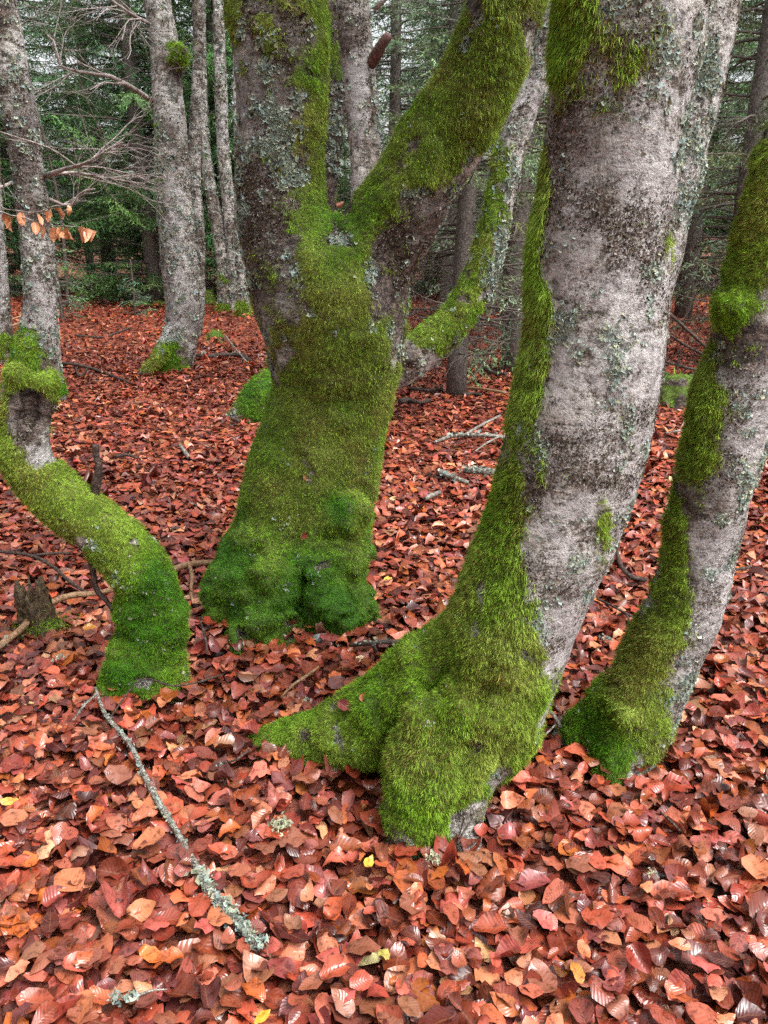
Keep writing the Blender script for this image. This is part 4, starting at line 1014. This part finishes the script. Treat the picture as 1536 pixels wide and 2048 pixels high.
# the small rotten stump
def jag_stump(px, py, w, hpx, Y, label, moss_n, name='broken_stump', seed=3):
    p, t = at(px, py, Y)
    r = w / 2 * t / FPX; H = hpx * t / FPX
    rng = np.random.default_rng(seed)
    root = thing(name, label, 'stump', (p[0], p[1], 0))
    ns, nh = 28, 16
    a = np.arange(ns) / ns * 2 * np.pi
    top = 0.80 + 0.20 * np.clip(np.sin(a * 2 + 1.2) + rng.normal(0, 0.55, ns), -0.9, 1)
    V = []
    for i in range(nh):
        f = i / (nh - 1)
        rad = r * (1.25 - 0.35 * f + 0.35 * (1 - f) ** 4) * (1 + 0.13 * np.sin(a * 5 + 1) + 0.10 * rng.normal(size=ns))
        V.append(np.stack([p[0] + rad * np.cos(a) - 0.25 * r * f, p[1] + rad * np.sin(a), p[2] - 0.05 + (H + 0.05) * f * top], -1))
    for i in range(5):
        f = i / 4
        rad = r * 0.62 * (1 - 0.35 * f)
        V.append(np.stack([p[0] + rad * np.cos(a) - 0.25 * r, p[1] + rad * np.sin(a), p[2] + H * top * 0.97 - H * 0.5 * f], -1))
    n = len(V); V = np.vstack(V)
    i, j = np.meshgrid(np.arange(n - 1), np.arange(ns), indexing='ij')
    q = np.stack([i * ns + j, i * ns + (j + 1) % ns, (i + 1) * ns + (j + 1) % ns, (i + 1) * ns + j], -1).reshape(-1, 4)
    cap = np.stack([np.full(ns, len(V)), (n - 1) * ns + np.arange(ns), (n - 1) * ns + (np.arange(ns) + 1) % ns], -1)
    V = np.vstack([V, [[p[0] - 0.25 * r, p[1], p[2] + H * 0.3]]])
    link('trunk', make_mesh('trunk', V, [q, cap]), root, M['rot'])
    g = rng.normal(0, 1, (moss_n, 2)) * r * 1.1
    P = np.stack([p[0] + g[:, 0] + 0.3 * r, p[1] + g[:, 1] * 0.7 - 0.3 * r, np.full(moss_n, p[2] + 0.040) + rng.random(moss_n) * 0.015], -1)
    P[:, 2] += np.clip(0.02 - np.hypot(g[:, 0], g[:, 1]) * 0.3, 0, 1)
    k = moss_n // 3                                     # some on the wood itself
    s = rng.integers(0, ns * 11, k); P[:k] = V[s]
    nn = unit(np.stack([g[:, 0], g[:, 1], np.full(moss_n, r * 1.2)], -1))
    v, t3, c = moss_strands(P, nn, np.full(moss_n, 0.25) + 0.3 * rng.random(moss_n), np.full(moss_n, 0.05), 0.013 * Y / 2.5, rng)
    link('moss', make_mesh('moss', v, t3, {'col': c}, smooth=False), root, M['moss'], kind='stuff')
jag_stump(82, 1262, 56, 118, 2.70, 'small jagged rotten stump with a mossy foot beside the bent stem', 2600)

# grey stone under the forked beech
def stone(px, py, size, label):
    p, _ = on_ground(px, py, 0.07)
    bmv = []
    rng = np.random.default_rng(9)
    ph = np.linspace(0, np.pi, 9); th = np.arange(12) / 12 * 2 * np.pi
    for a in ph:
        for b in th:
            d = np.array([math.sin(a) * math.cos(b), math.sin(a) * math.sin(b), math.cos(a)])
            r = size * (0.75 + 0.5 * vnoise((d * 1.6)[None], 5)[0])
            bmv.append(p + d * r * np.array([1, 0.7, 0.6]))
    i, j = np.meshgrid(np.arange(8), np.arange(12), indexing='ij')
    q = np.stack([i * 12 + j, (i + 1) * 12 + j, (i + 1) * 12 + (j + 1) % 12, i * 12 + (j + 1) % 12], -1).reshape(-1, 4)
    link('stone', make_mesh('stone', np.array(bmv), q, smooth=False), None, M['stone'], label=label, cat='stone')
stone(642, 1278, 0.032, 'grey stone chip at the foot of the forked beech')

# ------------------------------------------------------------------ the sprig of copper leaves
def sapling():
    p0 = np.array([-1.95, 3.1, 0.0])
    root = thing('beech_sapling', 'young beech sprig with a few hanging copper leaves', 'sapling', p0)
    y = 2.95
    tip, _ = at(-60, 420, y)
    st = catmull([p0 + [0, 0, -0.1], p0 + [0.03, 0, 0.6], p0 + [0.06, -0.03, 1.2], p0 + [0.02, -0.05, 1.8], p0 + [0.05, 0, 2.4]], 20)
    V, F = tube(st, np.linspace(0.012, 0.004, 20), 7, 0.1)
    link('stem', make_mesh('stem', V, F), root, M['twig'])
    q1 = [st[10], tip, at(20, 420, y)[0], at(70, 425, y)[0], at(108, 412, y)[0], at(140, 410, y)[0]]
    q2 = [st[9], at(-60, 440, y)[0], at(30, 432, y)[0], at(90, 450, y)[0], at(130, 452, y)[0], at(165, 455, y)[0]]
    twigs = []
    for q in (q1, q2):
        c = catmull(q, 22)
        V, F = tube(c, np.linspace(0.0035, 0.0011, 22), 5)
        twigs.append((link('twig', make_mesh('twig', V, F), root, M['twig']), c))
    spots = [(8, 430, 0.05), (22, 445, 0.06), (40, 425, 0.05), (30, 440, 0.055), (72, 430, 0.05), (66, 440, 0.05), (98, 412, 0.055), (92, 408, 0.05), (106, 410, 0.05), (82, 455, 0.05), (104, 455, 0.055), (120, 440, 0.055), (126, 437, 0.06), (112, 450, 0.05), (143, 412, 0.04), (160, 458, 0.06), (168, 462, 0.055), (154, 472, 0.065), (172, 456, 0.05)]
    rng = np.random.default_rng(8)
    for i, (px, py, L) in enumerate(spots):
        P, luv, q, _ = leaf_shapes(1, 8, 5, rng, np.array([L]))
        col = np.array([0.80, 0.36, 0.18]) * rng.uniform(0.8, 1.15)
        me = make_mesh('leaf', P[0] + np.array([L / 2, 0, 0]), q, {'col': np.tile(col, (40, 1)), 'luv': luv[0]})
        o = link('leaf', me, None, M['leaf'])
        P0 = at(px, py, y)[0]
        tw_ = min(twigs, key=lambda k: np.linalg.norm(k[1] - P0, axis=1).min())
        P0 = tw_[1][np.linalg.norm(tw_[1] - P0, axis=1).argmin()]
        o.parent = tw_[0]
        o.location = P0
        o.rotation_euler = (rng.uniform(-0.9, 0.9), math.radians(rng.uniform(55, 88)), rng.uniform(0, 6.28))
sapling()

# leaves caught on the moss
rl = np.random.default_rng(12)
for px, py, Y in [(540, 1502, 1.88), (592, 1535, 1.79), (625, 1548, 1.77), (1190, 1497, 1.88), (692, 1414, 1.83), (735, 1398, 1.78), (1130, 1500, 1.90), (480, 1275, 2.60), (560, 1290, 2.55), (700, 1290, 2.58), (610, 955, 2.69), (608, 1072, 2.66), (700, 1545, 1.74), (965, 1660, 1.56), (1010, 1600, 1.62), (255, 1405, 2.16), (330, 1408, 2.18), (680, 408, 2.86)]:
    P, luv, q, _ = leaf_shapes(1, 8, 5, rl, np.array([rl.uniform(0.05, 0.075) if py > 1100 else 0.035]))
    me = make_mesh('leaf', P[0], q, {'col': np.repeat(leaf_cols(1, rl), 40, axis=0), 'luv': luv[0]})
    o = link('leaf', me, FLOOR, M['leaf'])
    o.location = at(px, py, Y)[0]
    o.rotation_euler = (rl.uniform(0.5, 1.3), rl.uniform(-0.9, 0.9), rl.uniform(-0.8, 0.8))

# ------------------------------------------------------------------ spruces
def spruce_meshes(H, seed, low=0.4, dead=0.0, spread=0.26, dense=1.0, detail=7.5, col=(0.042, 0.105, 0.042)):
    """-> trunk mesh, needles mesh, twigs mesh; standing at the origin"""
    rng = np.random.default_rng(seed)
    nz = 16
    zz = np.linspace(-0.15, H, nz)
    c = np.stack([0.06 * np.sin(zz * 0.7 + seed), 0.06 * np.cos(zz * 0.5 + seed), zz], -1)
    rad = 0.013 * H * (1 - zz.clip(0) / H) ** 0.9 + 0.012
    V, F = tube(c, rad, 9, 0.1, seed)
    tr = make_mesh('trunk', V, F); tr.materials.append(M['spruce_bark'])
    mt_ = MB()
    nV, nC = [], []
    z = low
    base = np.array(col)
    while z < H - 0.3:
        fine = z < detail
        nb = rng.integers(4, 7) if fine else rng.integers(3, 5)
        L0 = min(spread * (H - z), 2.5) * (0.75 if z < 1.2 else 1.0)
        for b in range(nb):
            az = rng.uniform(0, 2 * np.pi)
            L = L0 * rng.uniform(0.6, 1.15) + 0.1
            zb = z + rng.uniform(-0.12, 0.12)
            hd = np.array([math.cos(az), math.sin(az), 0])
            droop = rng.uniform(0.05, 0.6)
            bcol = rng.uniform(0.45, 1.6); bhue = np.array([1 + rng.uniform(-0.15, 0.5), 1.0, 1 - rng.uniform(-0.1, 0.35)])
            s = np.linspace(0, 1, 7)
            bp = np.array([0.06 * math.sin(zb * 0.7 + seed), 0.06 * math.cos(zb * 0.5 + seed), zb]) + hd * (L * s)[:, None] + np.array([0, 0, 1]) * (L * (0.18 * s - droop * s ** 1.6 + 0.16 * s ** 3))[:, None]
            V, F = tube(bp, np.linspace(0.011 + 0.006 * L, 0.003, 7), 4 if fine else 3, cap=False)
            mt_.add(V, F)
            isdead = rng.random() < dead * max(0.0, 1.0 - z / 4.5)
            side = np.cross(hd, [0, 0, 1])
            step = (0.075 if fine else 0.16) / dense
            nt = max(3, int(L / step))
            for k in range(nt):
                f = (k + rng.random()) / nt
                if f < 0.12: continue
                i = min(int(f * 6), 5); o = bp[i] + (bp[i + 1] - bp[i]) * (f * 6 - i)
                for sg in (-1, 1):
                    tl = (0.16 + 0.30 * L * (1 - f)) * rng.uniform(0.55, 1.2)
                    tl = min(tl, 0.62)
                    td = hd * rng.uniform(0.5, 0.9) + side * sg * rng.uniform(0.5, 1.0) + np.array([0, 0, rng.uniform(-0.85, 0.1)])
                    td /= np.linalg.norm(td)
                    e = o + td * tl + np.array([0, 0, -0.12 * tl])
                    if isdead:
                        if rng.random() < 0.55:
                            V, F = tube(np.array([o, (o + e) / 2 + rng.normal(0, 0.02, 3), e + [0, 0, -0.08]]), [0.004, 0.003, 0.0015], 3, cap=False)
                            mt_.add(V, F)
                        continue
                    m = max(3, int(tl / (0.034 if fine else 0.08)))
                    g = (np.arange(m) + rng.random(m)) / m
                    q = o + (e - o) * g[:, None]
                    nd = td + rng.normal(0, 0.65, (m, 3))
                    nd = unit(nd)
                    nl_ = (rng.uniform(0.05, 0.085, m) if fine else rng.uniform(0.10, 0.17, m))
                    w = unit(np.cross(nd, rng.normal(size=(m, 3)))) * (0.009 if fine else 0.02)
                    nV.append(np.stack([q - w, q + w, q + nd * nl_[:, None]], 1).reshape(-1, 3))
                    cc = base * (0.9 + 1.0 * f) * rng.uniform(0.65, 1.4) * bcol * bhue + np.array([0.016, 0.018, 0.0]) * f
                    nC.append(np.tile(cc, (m * 3, 1)))
        z += (0.27 if fine else 0.42) * rng.uniform(0.8, 1.2)
    NV = np.vstack(nV); NC = np.vstack(nC)
    nd_me = make_mesh('foliage', NV, np.arange(len(NV)).reshape(-1, 3), {'col': NC}, smooth=False); nd_me.materials.append(M['needle'])
    tw = mt_.mesh('branches'); tw.materials.append(M['spruce_bark'])
    return tr, nd_me, tw

def plant_spruce(meshes, x, y, rz, sc, label, group=None, name='spruce_tree', cat='tree'):
    t = thing(name, label, cat, (x, y, float(ground_h(x, y)) - 0.02), group)
    t.rotation_euler = (0, 0, rz); t.scale = (sc, sc, sc)
    for nm, me in zip(('trunk', 'crown', 'twigs'), meshes):
        o = bpy.data.objects.new(nm, me); COL.objects.link(o); o.parent = t
        if nm != 'trunk': o['kind'] = 'stuff'
    return t

SPR = [spruce_meshes(15, 1, 0.5, 0.15), spruce_meshes(13, 2, 0.25, 0.0, 0.30, 1.25, col=(0.040, 0.112, 0.042)), spruce_meshes(17, 3, 0.9, 0.5, 0.22)]
SPD = [spruce_meshes(12, 5, 0.7, 1.35, 0.17, 0.8, 7.0, (0.085, 0.145, 0.085)), spruce_meshes(11, 6, 0.6, 0.7, 0.19, 0.8, 7.0, (0.09, 0.15, 0.09))]
SPS = [spruce_meshes(1.5, 7, 0.12, 0, 0.42, 1.0, 7, (0.07, 0.16, 0.11)), spruce_meshes(2.3, 8, 0.3, 0, 0.34, 0.8, 7, (0.07, 0.15, 0.10))]
for s in SPR + SPD + SPS:
    print('spruce tris', len(s[1].polygons), len(s[2].polygons))

rs = np.random.default_rng(44)
GRP = ['dark spruces in the stand behind the beeches', 'broad bushy spruces in the stand behind the beeches', 'tall bare stemmed spruces in the stand behind the beeches']
LAB = ['dark green spruce in the dense stand behind the beeches', 'broad bushy spruce green to the ground behind the beeches', 'tall narrow spruce with dead lower branches behind the beeches']
spots = []
for Yr, n, jit in ((19.5, 8, 1.2), (23, 10, 1.5), (27.5, 10, 2.0), (34, 14, 3.0)):
    w = 0.66 * Yr + 2
    for i in range(n):
        x = -w + 2 * w * (i + 0.5) / n + rs.normal(0, 0.5)
        spots.append((x, Yr + rs.uniform(-jit, jit)))
spots += [(-11.6, 18.6), (-9.2, 18.0), (-5.2, 18.0), (-3.7, 19.2), (-1.8, 19.0)]
for i, (x, y) in enumerate(spots):
    v = [0, 1, 2, 1, 0][i % 5] if i < len(spots) - 5 else 1
    plant_spruce(SPR[v], x, y, rs.uniform(0, 6.28), rs.uniform(0.8, 1.15) if y < 25 else rs.uniform(0.42, 0.68), LAB[v], GRP[v])
# the nearer, twiggy ones on the right
GR2 = 'thin twiggy spruces on the right'
def ground_spot(px, py):
    p, _ = on_ground(px, py); return float(p[0]), float(p[1])
x, y = ground_spot(920, 795); plant_spruce(SPD[0], x, y, 0.4, 0.62, 'thin spruce trunk with drooping dead twigs between the two big beeches')
x, y = ground_spot(1030, 742); plant_spruce(SPD[1], x, y, 2.0, 0.85, 'darker spruce trunk just left of the stout pale beech')
for i, (x, y, s) in enumerate([(2.2, 11.5, 0.95), (4.2, 9.6, 0.9), (6.0, 11.0, 1.0), (3.2, 13.8, 1.1), (1.2, 14.5, 1.0), (5.4, 14.5, 1.1), (7.6, 13.6, 1.0), (0.2, 17.0, 1.05), (8.8, 10.5, 1.0), (2.6, 17.2, 1.1)]):
    plant_spruce(SPD[i % 2], x, y, rs.uniform(0, 6.28), s, 'thin twiggy grey green spruce in the thicket behind the slim beech', GR2)
# unseen spruces added beside and behind the viewpoint to block low sky light
for i, (x, y, s_) in enumerate([(-7.5, 3.5, 1.0), (-9.5, 7.5, 1.1), (-6.0, -2.0, 1.0), (-10.5, -1.0, 1.1), (-2.5, -5.5, 1.1), (0.3, -9.5, 1.1), (-6.0, -8.0, 1.1), (13.5, 2.0, 1.0), (12.5, 7.0, 0.9)]):
    plant_spruce(SPR[i % 3], x, y, rs.uniform(0, 6.28), s_, 'unseen tall spruce added around the viewpoint to block low sky light', 'unseen spruces added to block low sky light')
# saplings
x, y = ground_spot(268, 628); plant_spruce(SPS[0], x, y, 0.3, 0.72, 'little spruce sapling standing alone on the red leaves', name='spruce_sapling', cat='sapling')
x, y = ground_spot(120, 640); plant_spruce(SPS[1], x, y, 1.1, 0.9, 'lanky fir sapling with a pale stem beside the mottled beech', name='spruce_sapling', cat='sapling')
x, y = ground_spot(30, 600); plant_spruce(SPS[0], x, y, 2.2, 1.0, 'low bushy spruce sapling behind the mottled beech', name='spruce_sapling', cat='sapling')
x, y = ground_spot(492, 605); plant_spruce(SPS[0], x, y, 4.0, 0.8, 'pale green spruce sapling beside the far thin beech', name='spruce_sapling', cat='sapling')

# ------------------------------------------------------------------ ferns, moss cushions, mossy stumps far back
def fern(px, py, R, n, label, col, seed):
    rng = np.random.default_rng(seed)
    x, y = ground_spot(px, py); z0 = float(ground_h(x, y))
    root = thing('fern', label, 'fern', (x, y, z0))
    for k in range(n):
        az = rng.uniform(0, 6.28); L = R * rng.uniform(0.7, 1.2)
        s = np.linspace(0, 1, 14)
        hd = np.array([math.cos(az), math.sin(az), 0]); sd_ = np.cross(hd, [0, 0, 1])
        sp = np.array([x, y, z0]) + hd * (L * s)[:, None] + np.array([0, 0, 1]) * (L * (0.9 * s - 0.85 * s * s))[:, None]
        V, T, n0 = [], [], 0
        for i in range(2, 14):
            wl_ = L * 0.24 * math.sin(math.pi * min(s[i] * 0.9 + 0.1, 1)) + 0.01
            for sg in (-1, 1):
                e = sp[i] + sd_ * sg * wl_ + hd * wl_ * 0.4 + np.array([0, 0, -0.25 * wl_])
                V += [sp[i] - hd * 0.015, sp[i] + hd * 0.02, e]; T.append([n0, n0 + 1, n0 + 2]); n0 += 3
        c = np.array(col) * rng.uniform(0.7, 1.3)
        link('frond', make_mesh('frond', np.array(V), np.array(T), {'col': np.tile(c, (len(V), 1))}, smooth=False), root, M['fern'])
fern(432, 590, 0.75, 9, 'yellowing fern beside the far kinked beech stem', (0.30, 0.32, 0.05), 1)
fern(310, 612, 0.6, 8, 'low pale green fern left of the twin stemmed beech', (0.14, 0.26, 0.06), 2)
fern(335, 606, 0.5, 7, 'small yellow fern hard by the twin stemmed beech', (0.30, 0.30, 0.06), 3)
fern(205, 585, 0.5, 7, 'yellow green fern arching over the mossy far stump', (0.24, 0.30, 0.04), 4)
fern(1350, 770, 0.45, 6, 'fern drooping over dark roots behind the slim beech', (0.10, 0.22, 0.05), 5)

def mossy_lump(px, py, r, hgt, label, name='mossy_stump', cat='stump', mt0=0.35, n=1500, seed=2, bl=0.05):
    rng = np.random.default_rng(seed)
    x, y = ground_spot(px, py); z0 = float(ground_h(x, y))
    root = thing(name, label, cat, (x, y, z0))
    c = np.array([[x, y, z0 - 0.1, r * 1.15], [x + 0.05 * r, y, z0 + hgt * 0.4, r * 0.85], [x - 0.1 * r, y, z0 + hgt - r * 0.7, r * 0.7]])
    V, Q = sdf_mesh([c], max(r / 9, 0.008), 0.03)
    N = vnormals(V, Q)
    V = V + N * (r * 0.5 * (fbm(V * 2.2 / r, 3, seed) - 0.5))[:, None]
    N = vnormals(V, Q)
    mo = sstep(0.3, 0.6, 0.45 + 0.35 * N[:, 2] + (fbm(V * 2 / r, 2, seed + 5) - 0.5))
    one = np.ones(len(V))
    link('trunk' if cat == 'stump' else 'core', make_mesh('trunk', V, Q, {'moss': mo, 'mtype': one * mt0, 'dark': one * 0.9, 'pale': one * 0, 'lichen': one * 0}), root, M['bark'])
    P, nn, f, W = sample_surface(V, N, Q, mo, n, rng)
    v, t, col = moss_strands(P, nn, np.clip(mt0 + rng.normal(0, 0.15, n), 0, 1), np.full(n, 0.1), bl, rng)
    link('moss', make_mesh('moss', v, t, {'col': col}, smooth=False), root, M['moss'], kind='stuff')
mossy_lump(215, 592, 0.24, 0.5, 'mossy stump at the edge of the dark spruces', mt0=0.75, bl=0.09)
mossy_lump(431, 684, 0.13, 0.12, 'small green moss cushion beyond the dark lumpy bough', 'moss_cushion', 'moss', 0.3, 700, 4)
mossy_lump(20, 700, 0.17, 0.20, 'low mossy log end beside the slender grey beech', 'mossy_log', 'log', 0.3, 700, 5)
mossy_lump(1350, 805, 0.2, 0.28, 'dark mossy stump behind the gap by the slim beech', 'mossy_stump', 'stump', 0.4, 500, 6, 0.05)
mossy_lump(410, 606, 0.22, 0.32, 'mossy hummock at the foot of the far kinked beech', 'moss_hummock', 'moss', 0.5, 700, 7, 0.08)
mossy_lump(168, 606, 0.20, 0.2, 'flat moss cushion in front of the far mossy stump', 'moss_cushion', 'moss', 0.35, 600, 8, 0.08)

# dead leaning spruce poles between the two right-hand beeches
for i, (p, lab) in enumerate([
    ([(1322, 612, 6, 0.0), (1375, 660, 6, 0), (1430, 712, 7, 0), (1470, 760, 7, 0)], 'dark dead pole leaning behind the slim beech, upper of the pair'),
    ([(1318, 655, 4, 0.0), (1370, 690, 5, 0), (1425, 720, 5, 0), (1480, 770, 5, 0)], 'thin dead pole leaning behind the slim beech, lower of the pair'),
    ([(1310, 715, 5, 0.0), (1370, 735, 6, 0), (1440, 745, 5, 0)], 'brown fallen pole lying low behind the slim beech')]):
    c = smooth_chain(chain_px([(a, b, w, 7.6 + 0.2 * i) for a, b, w, _ in p]), 0.1)
    root = thing('dead_pole', lab, 'branch', (c[-1, 0], c[-1, 1], 0))
    m = MB(); V, F = tube(c[:, :3], c[:, 3], 7, 0.1, i); m.add(V, F)
    link('stem', m.mesh('stem'), root, M['stick_dark'])
    m = MB()
    rng = np.random.default_rng(70 + i)
    for j in range(9):
        k = rng.integers(1, len(c) - 1)
        branchlet(m, c[k, :3], rng.normal(0, 1, 3), rng.uniform(0.3, 0.8), 0.006, 1, rng, 4)
    link('twigs', m.mesh('twigs'), root, M['stick_dark'], kind='stuff')

# bare beech saplings whose brown twigs haze the gaps between the spruces
def twig_tree(x, y, H, label, seed, group=None):
    rng = np.random.default_rng(seed)
    z0 = float(ground_h(x, y))
    root = thing('bare_beech', label, 'tree', (x, y, z0), group)
    c = catmull([[x, y, z0 - 0.1], [x + rng.normal(0, .1), y, z0 + H * .3], [x + rng.normal(0, .25), y + rng.normal(0, .2), z0 + H * .65], [x + rng.normal(0, .4), y, z0 + H]], 20)
    V, F = tube(c, np.linspace(0.0065 * H, 0.008, 20), 8, 0.1, seed)
    link('trunk', make_mesh('trunk', V, F), root, M['spruce_bark'])
    m = MB()
    for j in range(16):
        i = rng.integers(5, 20)
        az = rng.uniform(0, 6.28)
        branchlet(m, c[i], np.array([math.cos(az), math.sin(az), rng.uniform(-0.1, 0.5)]), H * rng.uniform(0.14, 0.3), 0.008, 2, rng, 4, 0.55)
    link('crown', m.mesh('crown'), root, M['twig'], kind='stuff')
GB = 'bare brown beeches before the spruce stand'
LB = 'bare young beech with a haze of brown twigs before the spruces'
for i, (x, y, H) in enumerate([(-6.6, 16.6, 6.5), (1.0, 12.8, 7.0), (6.5, 12.5, 7.5), (3.6, 11.6, 6.5)]):
    twig_tree(x, y, H, LB, 80 + i, GB)
tc = {}
for m_ in bpy.data.meshes:
    k_ = m_.name.split('.')[0]; tc[k_] = tc.get(k_, 0) + len(m_.loops) - 2 * len(m_.polygons)
print('TRIS', sum(tc.values()), sorted(tc.items(), key=lambda z: -z[1])[:12])
